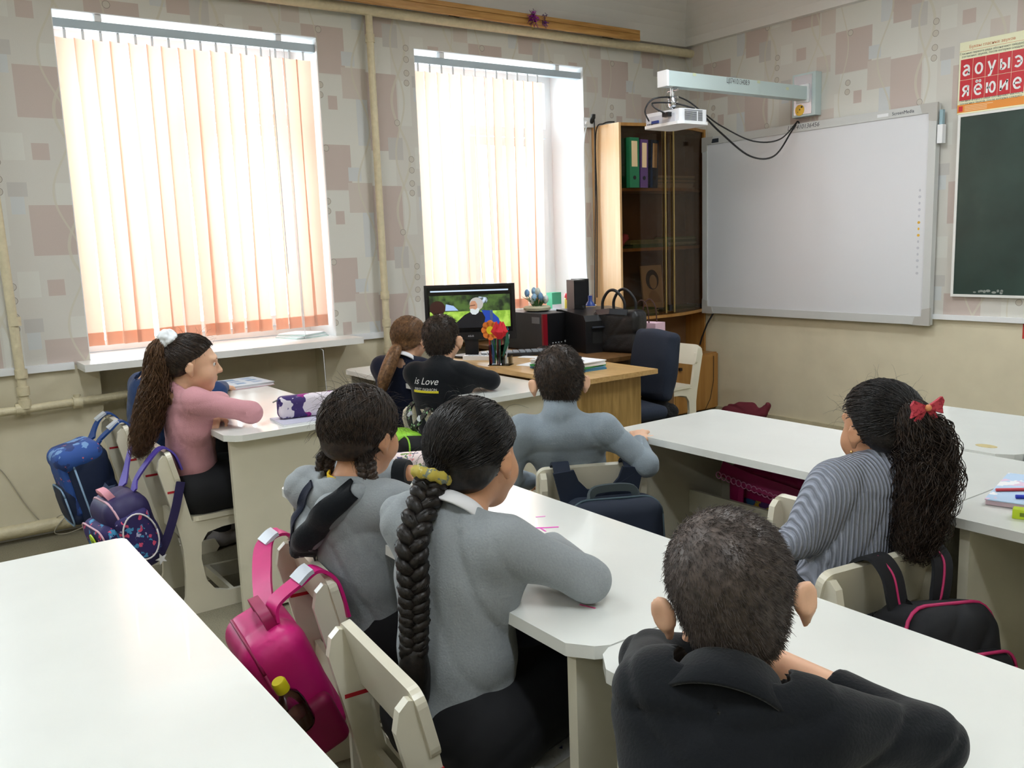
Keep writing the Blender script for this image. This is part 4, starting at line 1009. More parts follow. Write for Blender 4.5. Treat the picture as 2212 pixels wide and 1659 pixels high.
    # --- shoes
    for a in (aL,aR):
        s=Sdf(a-.13,a+.2,.007); q=V3(a[0],a[1],.035)
        s.cap(q-F*.035,q+F*.095,.036,.034,.01,flat=((0,0,1),.85)); s.cap(q,V3(a[0],a[1],.085),.036,.037,.02,cutb=True)
        s.keep(lambda X,Y,Z:.003-Z)
        m=s.mesh('shoe'); m.materials.append(M_shoe); so=bpy.data.objects.new('shoe',m); C.objects.link(so); so.parent=o
    # --- eyes
    for sx in (-1,1):
        bm=bmesh.new(); bmesh.ops.create_uvsphere(bm,u_segments=14,v_segments=10,radius=.0115*HS)
        eo=finish(bm,'eye',M_eyew,o,smooth=True); eo.location=hl(hc,R,(sx*.029,.071,.002))
        bm=bmesh.new(); bmesh.ops.create_uvsphere(bm,u_segments=10,v_segments=8,radius=.0055*HS)
        io=finish(bm,'iris',M_iris,eo,smooth=True); io.location=R@np.array((0,.0078,0))*HS
        b0,b1,b2=[Vector(hl(hc,R,p)) for p in ((sx*.016,.0885,.020),(sx*.03,.086,.024),(sx*.044,.074,.020))]
        tube('eyebrow',catmull([b0,b1,b2],4),.0022,M_darkhair,o,5)
    P=dict(o=o,hc=hc,R=R,nb=nb,F=F,RT=RT,up=up,top=to,sc=sc_,pe=pe,J=J); PEOPLE[key]=P; return P
# ------------------------------------------------------------------ hair
YS=np.array([-.14,-.09,-.05,-.022,-.004,.02,.045,.06,.075,.12]); 
def hair_cap(P,material,thick=.010,line=None,name='hair',h=.005,top=0.0):
    """scalp hair following the skull; line = hairline height per depth"""
    hc,R=P['hc'],P['R']; lo=hc-.15; hi=hc+.15
    s=Sdf(lo,hi,h)
    s.ell(hl(hc,R,(0,-.014,.028+top*.3)),np.array((.073+thick,.092+thick,.078+thick+top))*HS,R,0)
    s.ell(hl(hc,R,(0,-.048,-.03)),np.array((.052+thick*.7,.046+thick*.7,.060))*HS,R,.03)
    zs=np.array(line if line is not None else [-.075,-.075,-.070,-.045,.022,.030,.048,.062,.070,.075])
    def fn(X,Y,Z):
        x=X-hc[0]; y=Y-hc[1]; z=Z-hc[2]
        ly=(x*R[0,1]+y*R[1,1]+z*R[2,1])/HS; lz=(x*R[0,2]+y*R[1,2]+z*R[2,2])/HS
        return (np.interp(ly,YS,zs)-lz)*.8*HS
    def tap(X,Y,Z):
        x=X-hc[0]; y=Y-hc[1]; z=Z-hc[2]
        ly=(x*R[0,1]+y*R[1,1]+z*R[2,1])/HS; lz=(x*R[0,2]+y*R[1,2]+z*R[2,2])/HS
        return np.clip(1-(lz-np.interp(ly,YS,zs))/.026,0,1)**2*thick*HS*.9
    s.warp(tap); s.keep(fn); return s.mesh(name)
def fuzz(P,me,n,L,material_r=.0006,comb=(0,-.2,-.5),seed=3,jitter=.5,whorl=None):
    """short strands standing on the hair cap"""
    r=np.random.default_rng(seed); m=me; nv=len(m.vertices); co=np.zeros(nv*3,np.float32); m.vertices.foreach_get('co',co); co=co.reshape(-1,3)
    no=np.zeros(nv*3,np.float32); m.vertices.foreach_get('normal',no); no=no.reshape(-1,3)
    R,hc=P['R'],P['hc']; up=R[:,2]
    out=((co-hc)*no).sum(1)>0.03
    ids=np.argwhere(out).ravel(); pick=r.choice(ids,n)
    cw=R@np.array(comb,float); paths=[];rad=[]
    for i in pick:
        nrm=no[i]; d=nrm*.55+cw*(1-.0)+r.normal(0,jitter*.35,3); d=d/np.linalg.norm(d)
        if d@nrm<.12: d=d+nrm*(.15-d@nrm); d/=np.linalg.norm(d)
        p0=co[i]-nrm*.002+r.normal(0,.002,3); l=L*r.uniform(.6,1.25); p1=p0+d*l*.55; p2=p1+unit(d+cw*.25-nrm*.15)*l*.45
        paths.append(np.array([p0,p1,p2])); rad.append(material_r*r.uniform(.7,1.3))
    return strands_mesh('hair',paths,rad)
def combed(P,target,n,thick,seed=5,line=None,rad=.0011,segs=8,ymax=.07,loose=.006,backonly=False,tgt_spread=.010):
    """strands lying over the skull from the hairline to the tie point (head-local target)"""
    r=np.random.default_rng(seed); hc,R=P['hc'],P['R']; paths=[];rd=[]
    rad3=np.array((.073+thick,.092+thick,.078+thick)); c0=np.array((0,-.014,.028)); tg=np.array(target,float)
    zs=np.array(line if line is not None else [-.075,-.075,-.070,-.045,.022,.030,.048,.062,.070,.075])
    while len(paths)<n:
        v=r.normal(0,1,3); v/=np.linalg.norm(v); p=c0+v*rad3; rs=1+r.random()**2*.035
        if p[2]<np.interp(p[1],YS,zs) or p[1]>ymax+.03: continue
        t=tg+r.normal(0,tgt_spread,3); pts=[]
        for q in np.linspace(0,1,segs):
            x=p*(1-q)+t*q; w=(x-c0)/rad3; ln=np.linalg.norm(w)
            on=c0+(w/max(ln,1e-6))*rad3*(1+(rs-1)*math.sin(PI*min(1,q*1.1)))
            f=1-max(0,(q-.75)/.25); x=on*f+x*(1-f) if np.linalg.norm((t-c0)/rad3)>1 else on
            pts.append(hl(hc,R,x))
        paths.append(np.array(pts)); rd.append(rad*r.uniform(.6,1.3))
    return strands_mesh('hair',paths,rd)
def put(P,name,me,material,parent=None):
    me.materials.clear(); me.materials.append(material); o=bpy.data.objects.new(name,me); C.objects.link(o); o.parent=parent or P['o']; return o
def tail_strands(path,width,n,seed,rad=.0016,wave=.006,freq=3.0,flat=None,segs=26,tipspread=1.0):
    """loose tail: strands running along a guide path with a width profile"""
    r=np.random.default_rng(seed); G=crv(path,8); L=len(G); T=np.gradient(G,axis=0); T/=np.linalg.norm(T,axis=1)[:,None]
    ref=np.array(flat if flat is not None else (.3,.9,.1)); A=np.cross(T,ref); A/=np.linalg.norm(A,axis=1)[:,None]; B=np.cross(T,A)
    W=np.interp(np.linspace(0,1,L),np.linspace(0,1,len(width)),width); paths=[];rd=[]
    for i in range(n):
        a=r.uniform(0,2*PI); q=math.sqrt(r.random()); end=int(L*r.uniform(.72,1.0)) ; end=max(end,6); ph=r.uniform(0,6.28); ph2=r.uniform(0,6.28); k=np.arange(end); t=k/L
        rr=W[:end]*q; wa=wave*np.sin(2*PI*freq*t+ph+q*2)*np.minimum(1,t*4); wb=wave*np.sin(2*PI*freq*1.1*t+ph2)*np.minimum(1,t*4)
        X=G[:end]+A[:end]*(rr*math.cos(a)+wa)[:,None]+B[:end]*(rr*math.sin(a)*.7+wb)[:,None]
        st=max(1,end//segs); paths.append(X[::st]); rd.append(rad*r.uniform(.6,1.4))
    return strands_mesh('tail',paths,rd)
def tail_core(path,width,h=.006,k=.85):
    G=crv(path,5); W=np.interp(np.linspace(0,1,len(G)),np.linspace(0,1,len(width)),width)*k
    s=Sdf(G.min(0)-W.max()-.02,G.max(0)+W.max()+.02,h)
    for i in range(len(G)-1): s.cap(G[i],G[i+1],max(W[i],.004),max(W[i+1],.004),.02)
    return s.mesh('tail')
def braid(path,w0,w1,turns,name='braid',n=None,r0=.6):
    G=crv(path,16); L=len(G); T=np.gradient(G,axis=0); T/=np.linalg.norm(T,axis=1)[:,None]; view=np.array((.8,-.57,.2)); A=np.cross(T,view); A/=np.linalg.norm(A,axis=1)[:,None]; B=np.cross(T,A)
    t=np.linspace(0,1,L); W=w0+(w1-w0)*t; paths=[];rd=[]; bm=bmesh.new(); r=np.random.default_rng(4)
    ms=[]
    for j in range(3):
        ph=2*PI*turns*t+2*PI*j/3
        X=G+A*(W*np.sin(ph))[:,None]+B*(W*.55*np.sin(2*ph))[:,None]
        bm2=bmesh.new(); addtube(bm2,[Vector(x) for x in X],list(W*.68),9); 
        for f in bm2.faces: f.smooth=True
        m=bpy.data.meshes.new('b'); bm2.to_mesh(m); bm2.free(); ms.append(m)
        for i in range(70):
            a=r.uniform(0,2*PI); off=(W*.70)[:,None]*(math.cos(a)*A+math.sin(a)*B)*r.uniform(.9,1.06); q0=r.integers(0,L-12); q1=min(L,q0+r.integers(10,24))
            sw=(A*math.cos(a+1.5)+B*math.sin(a+1.5))*(W*.25)[:,None]*np.linspace(-1,1,L)[:,None]
            paths.append((X+off)[q0:q1:2]); rd.append(.0009)
    ms.append(strands_mesh('s',paths,rd)); bm.free()
    return join_meshes(name,ms)
def flyaways(P,n,L,seed,rad=.00045,zmin=-.02):
    r=np.random.default_rng(seed); hc,R=P['hc'],P['R']; out=[];rd=[]
    while len(out)<n:
        v=r.normal(0,1,3); v/=np.linalg.norm(v)
        if v[2]<zmin/.08 : continue
        p=np.array((0,-.014,.028))+v*np.array((.083,.10,.088)); d=np.array((r.normal(0,.6),-.3+r.normal(0,.6),r.normal(.2,.4)))
        d=unit(d+v*.5); pts=[p]; 
        for k in range(5): p=p+d*L/5*r.uniform(.7,1.3); d=unit(d+np.array((0,0,-.22))+r.normal(0,.18,3)); pts.append(p)
        out.append(np.array([hl(hc,R,q) for q in pts])); rd.append(rad)
    return strands_mesh('hair',out,rd)
# ------------------------------------------------------------------ each pupil
# boy in the foreground, black jacket
P9=person('P9','boy in black polo leaning on the desk in the right foreground, seen from behind',dict(head=(3.93,-4.115,.862),hr=(133,-6,-9),neck=(3.985,-4.185,.772),pelvis=(4.06,-4.36,.44),body=126,
  sl=(3.918,-4.238,.765),sr=(4.075,-4.125,.752),el=(3.77,-4.10,.705),er=(4.125,-4.005,.712),wl=(3.83,-4.0,.70),wr=(3.875,-4.02,.735)),
  hand_r=dict(d=(-.9,-.1,.25),n=(0,.3,1),curl=.9),cuff_r=.48,top='polo_shirt',topmat=M_blackk,fold=.004,h=.005,ears=1.05,earspread=26,neck_h=.004,hem=.42,fat=.95,seed=2)
cap=hair_cap(P9,None,.006,line=[-.085,-.085,-.082,-.060,.018,.028,.045,.058,.068,.075],h=.0045)
fz=fuzz(P9,cap,16000,.008,.00042,comb=(.25,-.15,-.5),seed=3,jitter=.45)
put(P9,'hair',join_meshes('hair',[cap,fz]),M_fuzz)
# fold-over collar
def collar(P,material,r=.052,hgt=.035,drop=.03,open_=40,name='collar',tilt=0):
    nb=P['nb']; d=unit(hl(P['hc'],P['R'],(0,-.018,-.05))-nb); ax=unit(P['F']-d*(P['F']@d)); sd=np.cross(ax,d); bm=bmesh.new(); n=40; ring=[]
    for i in range(n+1):
        a=math.radians(open_+(360-2*open_)*i/n); u=ax*math.cos(a)+sd*math.sin(a)
        prof=[(r-.004,-.02),(r-.004,hgt*.8),(r,hgt),(r+.004,hgt*.85),(r+.014,hgt*.1),(r+.026,-drop),(r+.022,-drop-.002),(r+.006,hgt*.5)]
        ring.append([bm.verts.new(Vector(nb+u*q*(1.0)+d*z)) for q,z in prof])
    for i in range(n):
        for k in range(len(ring[0])-1): bm.faces.new((ring[i][k],ring[i][k+1],ring[i+1][k+1],ring[i+1][k]))
    return finish(bm,name,material,P['o'],smooth=True)
collar(P9,M_blackk,.053,.03,.028,25)
# girl with one long braid
P6=person('P6','girl in grey cardigan with one long black braid, seen from behind at the centre',dict(head=(3.285,-4.062,.908),hr=(113,-4,-4),neck=(3.315,-4.125,.822),pelvis=(3.335,-4.15,.445),body=107,
  sl=(3.205,-4.175,.795),sr=(3.435,-4.105,.79),el=(3.15,-3.99,.712),er=(3.505,-3.985,.714),wl=(3.28,-3.93,.70),wr=(3.31,-3.915,.705)),
  top='cardigan',topmat=M_grey,skirt=True,hem=.475,fold=.0036,skin=M_skin2,seed=5,fat=1.08,neck_h=.0)
cap=hair_cap(P6,None,.012,h=.005,line=[-.065,-.065,-.060,-.04,.0,.02,.048,.062,.070,.075])
tie6=(-.018,-.118,-.015)
put(P6,'hair',join_meshes('hair',[cap,combed(P6,tie6,1500,.0135,seed=8),flyaways(P6,60,.07,2)]),M_blackhair)
t0=hl(P6['hc'],P6['R'],tie6)
bpath=[t0,t0+V3(.008,-.018,-.03),(3.362,-4.243,.81),(3.372,-4.252,.73),(3.374,-4.256,.67),(3.374,-4.26,.615)]
put(P6,'braid',braid(bpath,.0195,.015,6),M_blackhair)
tl=[(3.374,-4.258,.62),(3.368,-4.258,.58),(3.355,-4.252,.53),(3.345,-4.248,.475)]
put(P6,'braid_tail',join_meshes('braid_tail',[tail_core(tl,[.012,.022,.02,.004]),tail_strands(tl,[.012,.026,.026,.012],260,3,.001,.003)]),M_blackhair)
def scrunchie(P,c,axis,R1,r,material,name='hair_tie',wob=.15):
    axis=unit(axis); a=unit(np.cross(axis,(0.3,.2,.9))); b=np.cross(axis,a); bm=bmesh.new(); n=36
    pts=[Vector(np.array(c)+R1*(math.cos(2*PI*i/n)*a+math.sin(2*PI*i/n)*b)) for i in range(n+1)]
    addtube(bm,pts,[r*(1+wob*math.sin(11*i)) for i in range(n+1)],9,cap=False); return finish(bm,name,material,P['o'],smooth=True)
scrunchie(P6,t0+V3(.0,-.004,-.004),(0.1,-.45,-.9),.026,.011,fabric_print('mustard_scrunchie_cloth',(186,168,70),[((120,130,120),60,.58),((210,200,130),90,.62)]))
collar(P6,M_wcol,.050,.012,.022,30,'blouse_collar')
# girl with two short braids
P5=person('P5','girl in grey hooded top with two short braids, beside the pink backpack',dict(head=(2.862,-4.085,.89),hr=(112,-2,3),neck=(2.888,-4.125,.792),pelvis=(2.88,-4.08,.445),body=112,
  sl=(2.765,-4.19,.765),sr=(3.0,-4.09,.76),el=(2.52,-3.97,.715),er=(3.06,-3.96,.712),wl=(2.67,-3.85,.715),wr=(2.86,-3.90,.70)),
  hand_l=dict(d=(.8,.05,-.15),n=(0,-.1,1),curl=.5,side=-1),cuff_l=.86,top='hooded_top',topmat=M_grey,hem=.47,fold=.003,skin=M_skin2,seed=9,neck_h=-.004)
cap=hair_cap(P5,None,.011,h=.005,line=[-.055,-.055,-.050,-.035,.0,.02,.048,.062,.070,.075])
sl=[combed(P5,(sx*.062,-.055,-.06),650,.0125,seed=20+i) for i,sx in enumerate((-1,1))]
put(P5,'hair',join_meshes('hair',[cap]+sl+[flyaways(P5,220,.05,6)]),M_darkhair)
for sx,ln in ((1,.115),(-1,.05)):
    a=hl(P5['hc'],P5['R'],(sx*.062,-.055,-.058)); pth=[a,a+V3(0.012*sx,-.002,-.03),a+V3(.02*sx,.004,-.06),a+V3(.02*sx,.008,-ln)]
    put(P5,'braid',braid(pth,.014,.010,3.0),M_darkhair)
# dropped hood with black lining strap falling over the back
def bvh_of(objs):
    V=[];F_=[]
    for ob in objs:
        b=len(V); V+=[v.co.copy() for v in ob.data.vertices]; F_+=[[b+k for k in p.vertices] for p in ob.data.polygons]
    return BVHTree.FromPolygons(V,F_)
def drape(P,name,objs,path,width,material,off=.004,th=.003,n=8):
    """band of cloth laid on the back: path in (right, up) metres from the neck base"""
    bv=bvh_of(objs); nb=Vector(P['nb']); F=Vector(P['F']); RT=Vector(P['RT']); G=catmull([(a,b,0) for a,b in path],n); bm=bmesh.new(); rows=[]
    for i,g_ in enumerate(G):
        t=(G[min(i+1,len(G)-1)]-G[max(i-1,0)]).normalized(); nn=Vector((-t.y,t.x,0)); row=[]
        for k in range(7):
            q=g_+nn*width*(k/6-.5); o_=nb+RT*q.x+Vector((0,0,q.y))-F*.4; hit=bv.ray_cast(o_,F); row.append(hit[0]-F*off if hit[0] is not None else nb+RT*q.x+Vector((0,0,q.y))-F*.08)
        rows.append(row)
    top=[[bm.verts.new(p) for p in r] for r in rows]; bot=[[bm.verts.new(p+F*th) for p in r] for r in rows]; L=len(rows)
    for i in range(L-1):
        for k in range(6):
            bm.faces.new((top[i][k],top[i][k+1],top[i+1][k+1],top[i+1][k])); bm.faces.new((bot[i][k],bot[i+1][k],bot[i+1][k+1],bot[i][k+1]))
        bm.faces.new((top[i][0],top[i+1][0],bot[i+1][0],bot[i][0])); bm.faces.new((top[i][6],bot[i][6],bot[i+1][6],top[i+1][6]))
    return finish(bm,name,material,P['o'],smooth=True,autosmooth=1.0)
def hoodband(P):
    nb=P['nb']; F,RT=P['F'],P['RT']
    s=Sdf(nb-.24,nb+.16,.006); A=lambda r,f,z: nb+RT*r+F*f+V3(0,0,z)
    s.cap(A(.055,-.045,-.012),A(0,-.075,-.045),.024,.026,.03); s.cap(A(0,-.075,-.045),A(-.06,-.085,-.11),.027,.024,.03); s.cap(A(-.06,-.085,-.11),A(-.095,-.075,-.15),.022,.014,.03); s.cap(A(-.06,-.02,-.012),A(-.095,-.055,-.08),.018,.020,.03); s.cap(A(-.095,-.055,-.08),A(-.105,-.07,-.14),.018,.014,.03); s.warp(folds(.004,3))
    m=s.mesh('hood'); m.materials.append(M_grey); o=bpy.data.objects.new('hood',m); C.objects.link(o); o.parent=P['o']
    drape(P,'hood_edge',[P['top'],o],[(.055,.004),(.012,-.042),(-.045,-.10),(-.10,-.165)],.05,M_blackk,.010,.005)
    drape(P,'hood_edge',[P['top'],o],[(-.07,.0),(-.095,-.055),(-.118,-.12),(-.115,-.165)],.022,M_navyk,.009,.005)
    ribbon('yellow_shirt_edge',catmull([A_ for A_ in (Vector(A(-.05,-.02,.012)),Vector(A(-.03,-.046,.010)),Vector(A(.0,-.054,.008)))],6),(0,0,1),.024,.004,mat('yellow_shirt',(236,196,30),rough=.8),P['o'])
hoodband(P5)
w=np.array(P5['J']['wl']); e=np.array(P5['J']['el']); bm=bmesh.new(); u=unit(w-e); addtube(bm,[Vector(e+(w-e)*.72),Vector(e+(w-e)*.80),Vector(e+(w-e)*.90)],[.037,.038,.034],14); finish(bm,'cuff',M_blackk,P5['o'],smooth=True,autosmooth=1.0)
# boy in turtleneck
P7=person('P7','boy in pale grey-blue turtleneck holding the desk corner, seen from behind',dict(head=(2.492,-3.228,.868),hr=(146,2,-2),neck=(2.535,-3.262,.772),pelvis=(2.44,-3.115,.445),body=131,
  sl=(2.435,-3.345,.715),sr=(2.64,-3.17,.722),el=(2.40,-3.37,.555),er=(2.735,-3.095,.615),wl=(2.31,-3.22,.50),wr=(2.632,-3.03,.655)),
  hand_r=dict(d=(-.55,.62,.32),n=(.25,-.35,.9),curl=.85,side=1,sc=.95),top='turtleneck_sweater',topmat=M_bluegrey,turtle=.055,hem=.43,fold=.0024,ears=1.08,earspread=22,seed=12)
cap=hair_cap(P7,None,.006,line=[-.075,-.075,-.070,-.048,.018,.028,.045,.058,.068,.075],top=.004)
put(P7,'hair',join_meshes('hair',[cap,fuzz(P7,cap,6000,.011,.0008,comb=(.2,-.1,-.6),seed=6,jitter=.45)]),M_darkhair)
# girl with bow
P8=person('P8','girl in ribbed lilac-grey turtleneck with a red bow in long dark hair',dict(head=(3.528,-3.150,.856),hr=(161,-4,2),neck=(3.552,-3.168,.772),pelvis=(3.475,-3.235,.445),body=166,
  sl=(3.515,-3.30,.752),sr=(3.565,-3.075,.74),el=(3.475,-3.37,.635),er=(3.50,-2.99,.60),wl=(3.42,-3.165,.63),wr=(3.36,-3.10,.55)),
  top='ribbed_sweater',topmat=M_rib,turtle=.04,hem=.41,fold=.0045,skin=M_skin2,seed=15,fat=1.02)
cap=hair_cap(P8,None,.012,line=[-.05,-.05,-.045,-.03,.018,.03,.05,.062,.070,.075])
tie8=(.005,-.112,.045)
put(P8,'hair',join_meshes('hair',[cap,combed(P8,tie8,1300,.0135,seed=31,line=[-.05,-.05,-.045,-.03,.018,.03,.05,.062,.070,.075]),flyaways(P8,110,.05,16,.0003)]),M_blackhair)
a8=hl(P8['hc'],P8['R'],tie8)
tp=[a8,(3.632,-3.188,.895),(3.646,-3.172,.84),(3.652,-3.175,.77),(3.648,-3.188,.69),(3.645,-3.198,.63),(3.64,-3.203,.59)]
wd=[.02,.042,.056,.060,.054,.042,.022]
put(P8,'ponytail',join_meshes('ponytail',[tail_core(tp[:-1],wd[:-1],.006,.66),tail_strands(tp,[x*1.25 for x in wd],1500,17,.0012,.013,4.0,segs=34)]),M_darkhair)
def bowtie(P,c,right,up,out,material):
    c=np.array(c); r,u,o_=unit(right),unit(up),unit(out); bo=empty('hair_bow',tuple(c)); bo.parent=P['o']
    for sgn in (-1,1):
        bm=bmesh.new(); 
        prof=[(0,.004),(.012,.010),(.028,.020),(.034,.010),(.030,-.004),(.033,-.018),(.014,-.009),(0,-.004)]
        vt=[bm.verts.new(Vector(r*sgn*x+u*y+o_*(.006+.004*math.sin(x*90)))) for x,y in prof]; vb=[bm.verts.new(Vector(r*sgn*x+u*y-o_*.002)) for x,y in prof]
        bm.faces.new(vt); bm.faces.new(vb[::-1])
        for i in range(len(prof)): bm.faces.new((vt[i],vt[(i+1)%len(prof)],vb[(i+1)%len(prof)],vb[i]))
        finish(bm,'bow_loop',material,bo)
        bm=bmesh.new(); addribbon(bm,[Vector(r*sgn*.004),Vector(r*sgn*.012-u*.014+o_*.002),Vector(r*sgn*.018-u*.028)],tuple(r),.014,.002); finish(bm,'bow_tail',material,bo)
    bm=bmesh.new(); bmesh.ops.create_uvsphere(bm,u_segments=12,v_segments=8,radius=.007); k=finish(bm,'bow_knot',mat('bow_bead',(226,150,96),rough=.4),bo,smooth=True); k.location=o_*.008
    return bo
bowtie(P8,a8+V3(.046,-.038,.026),(.55,.80,.12),(.1,-.15,1),(.80,-.57,.15),fabric_print('red_check_cloth',(206,70,84),[((170,40,60),160,.55)]))
bm=bmesh.new(); bmesh.ops.create_uvsphere(bm,u_segments=8,v_segments=6,radius=.0035); er=finish(bm,'earring',mat('gold_earring',(220,180,120),rough=.3,metal=1),P8['o'],smooth=True); er.location=hl(P8['hc'],P8['R'],(-.084,-.010,-.05))
# girl in pink
P1=person('P1','girl in pink jumper with long wavy hair and white bobble at the left desk',dict(head=(1.405,-4.035,.905),hr=(76,-4,0),neck=(1.392,-4.085,.825),pelvis=(1.325,-4.04,.445),body=84,
  sl=(1.265,-4.065,.775),sr=(1.475,-4.06,.78),el=(1.17,-3.88,.715),er=(1.515,-3.875,.72),wl=(1.385,-3.955,.698),wr=(1.30,-3.915,.722)),
  hand_l=dict(d=(.75,-.6,-.12),n=(0,0,1),curl=.75,side=-1),top='jumper',topmat=M_pinkk,hem=.50,fold=.0022,skin=M_skin,seed=21,skirt=True,fat=1.05)
ln1=[-.05,-.05,-.045,-.03,.018,.03,.05,.062,.070,.075]
cap=hair_cap(P1,None,.011,line=ln1)
tie1=(.0,-.088,.075)
put(P1,'hair',join_meshes('hair',[cap,combed(P1,tie1,900,.0125,seed=41,line=ln1),flyaways(P1,80,.05,7)]),M_darkhair)
a1_=hl(P1['hc'],P1['R'],tie1)
tp=[a1_,a1_+V3(-.0,-.035,-.02),(1.378,-4.150,.87),(1.368,-4.170,.79),(1.36,-4.198,.71),(1.355,-4.225,.63),(1.345,-4.24,.585)]
wd=[.018,.036,.052,.058,.055,.042,.02]
put(P1,'long_hair',join_meshes('long_hair',[tail_core(tp[:-1],wd[:-1],.006,.62),tail_strands(tp,[x*1.2 for x in wd],1400,19,.0012,.013,3.5,segs=34)]),M_brownhair)
pc=a1_+V3(.012,.0,.020); sd=Sdf(pc-.065,pc+.065,.004); r_=random.Random(3)
for i in range(70):
    d=unit((r_.gauss(0,1),r_.gauss(0,1),r_.gauss(0,1))); sd.ell(pc+d*.027,(.0105,.0105,.0105),None,.003)
sd.ell(pc,(.026,.026,.026),None,.004)
put(P1,'hair_bobble',sd.mesh('hair_bobble',0),mat('white_tulle',(236,240,244),rough=.8))
# blue-clad pupil hidden beyond her
P2=person('P2','pupil in blue top mostly hidden behind the girl in pink',dict(head=(.765,-3.925,.852),hr=(90,-10,0),neck=(.735,-4.02,.785),pelvis=(.68,-4.04,.445),body=88,
  sl=(.60,-4.04,.745),sr=(.83,-4.03,.745),el=(.52,-3.84,.71),er=(.88,-3.80,.715),wl=(.66,-3.80,.70),wr=(.70,-3.72,.70)),
  top='jacket',topmat=M_bluek,hem=.44,fold=.003,seed=25,h=.007,fat=1.1)
cap=hair_cap(P2,None,.009); put(P2,'hair',join_meshes('hair',[cap,fuzz(P2,cap,1500,.014,.0009,seed=9)]),M_darkhair)
# boy in black sweatshirt
P4=person('P4','boy in black printed sweatshirt sitting before the monitor',dict(head=(1.362,-2.965,.892),hr=(128,-2,-3),neck=(1.405,-3.005,.797),pelvis=(1.43,-3.0,.445),body=126,
  sl=(1.315,-3.09,.755),sr=(1.51,-2.955,.755),el=(1.20,-2.93,.71),er=(1.545,-2.845,.717),wl=(1.36,-2.82,.70),wr=(1.36,-2.79,.722)),
  hand_r=dict(d=(-.9,.2,.0),n=(0,0,1),curl=.4),top='sweatshirt',topmat=M_blackk,hem=.42,fold=.002,seed=28,h=.006,ears=1.15,earspread=18,fat=1.08,cuff_r=.85)
cap=hair_cap(P4,None,.007,top=.003); put(P4,'hair',join_meshes('hair',[cap,fuzz(P4,cap,3500,.013,.001,comb=(.1,-.1,-.55),seed=11,jitter=.5)]),M_darkhair)
# girl with brown ponytail
P3=person('P3','girl with light brown ponytail and white collar beside the boy in black',dict(head=(.985,-2.915,.862),hr=(122,-4,0),neck=(1.015,-2.965,.775),pelvis=(.95,-2.99,.445),body=118,
  sl=(.89,-3.03,.735),sr=(1.10,-2.92,.735),el=(.80,-2.86,.705),er=(1.12,-2.80,.71),wl=(.93,-2.77,.70),wr=(.98,-2.76,.70)),
  top='pinafore_top',topmat=M_navyk,hem=.42,fold=.002,seed=33,h=.0065)
cap=hair_cap(P3,None,.012,line=ln1); tie3=(-.01,-.105,-.035)
put(P3,'hair',join_meshes('hair',[cap,combed(P3,tie3,700,.0135,seed=51,line=[-.055]*3+ln1[3:])]),M_blonde)
a3_=hl(P3['hc'],P3['R'],tie3); tp=[a3_,a3_+V3(.02,-.03,-.02),(1.06,-3.07,.76),(1.06,-3.10,.70),(1.055,-3.11,.645)]; wd=[.013,.024,.03,.027,.008]
put(P3,'ponytail',join_meshes('ponytail',[tail_core(tp,wd),tail_strands(tp,[x*1.15 for x in wd],350,23,.0013,.004,2)]),M_blonde)
scrunchie(P3,a3_+V3(.004,-.006,-.004),(.5,-.7,-.4),.014,.006,mat('crimson_band',(170,30,60),rough=.7))
collar(P3,M_wcol,.049,.012,.02,30,'blouse_collar')
# print on the sweatshirt back
def decal(P,name,me,M,material,off=.0022,parent=None):
    t=P['top'].data; bv=BVHTree.FromPolygons([v.co for v in t.vertices],[p.vertices[:] for p in t.polygons]); d=-(M.to_3x3()@Vector((0,0,1))).normalized()
    for v in me.vertices:
        w=M@v.co; hit=bv.ray_cast(w-d*.15,d)
        v.co=(hit[0]-d*off) if hit[0] is not None else w
    me.materials.clear(); me.materials.append(material); o=bpy.data.objects.new(name,me); C.objects.link(o); o.parent=P['top'] ; return o
def flatmesh(pts,nx=12):
    (x0,y0),(x1,y1)=pts; bm=bmesh.new(); g=[[bm.verts.new((x0+(x1-x0)*i/nx,y,0)) for i in range(nx+1)] for y in (y0,y1)]
    for i in range(nx): bm.faces.new((g[0][i],g[0][i+1],g[1][i+1],g[1][i]))
    me=bpy.data.meshes.new('f'); bm.to_mesh(me); bm.free(); return me
Ft=Vector(P4['F']); Rt=Vector(P4['RT']); ctr=Vector(P4['sc'])-Ft*.11+Vector((0,0,-.045))-Rt*.03
Mx=frame(ctr,Rt,(0,0,1))
M_prt=mat('white_print',(226,226,226),rough=.7); M_pry=mat('yellow_print',(220,206,40),rough=.7)
decal(P4,'print_lettering',textmesh('is Love',.042,0,shear=.35),Mx@Matrix.Translation((0,.02,0)),M_prt)
decal(P4,'print_lettering',textmesh('FIRST FASHION',.0165,0),Mx@Matrix.Translation((0,-.014,0)),M_prt,.003)
decal(P4,'print_bar',flatmesh(((-.062,-.028),(.062,-.018))),Mx,M_pry)
# ================================================================== things on the teacher desk and side table
TZ=.70
M_blackpl=mat('black_plastic',(20,20,23),rough=.35); M_darkpl=mat('dark_grey_plastic',(46,50,58),rough=.45); M_paper=mat('white_paper',(238,240,244),rough=.8)
# monitor showing a bearded man outdoors
mo=empty('monitor',(.72,-2.40,TZ),math.atan2(.60,.80)-PI/2+math.radians(98),'black computer monitor showing a bearded man in a meadow','monitor')
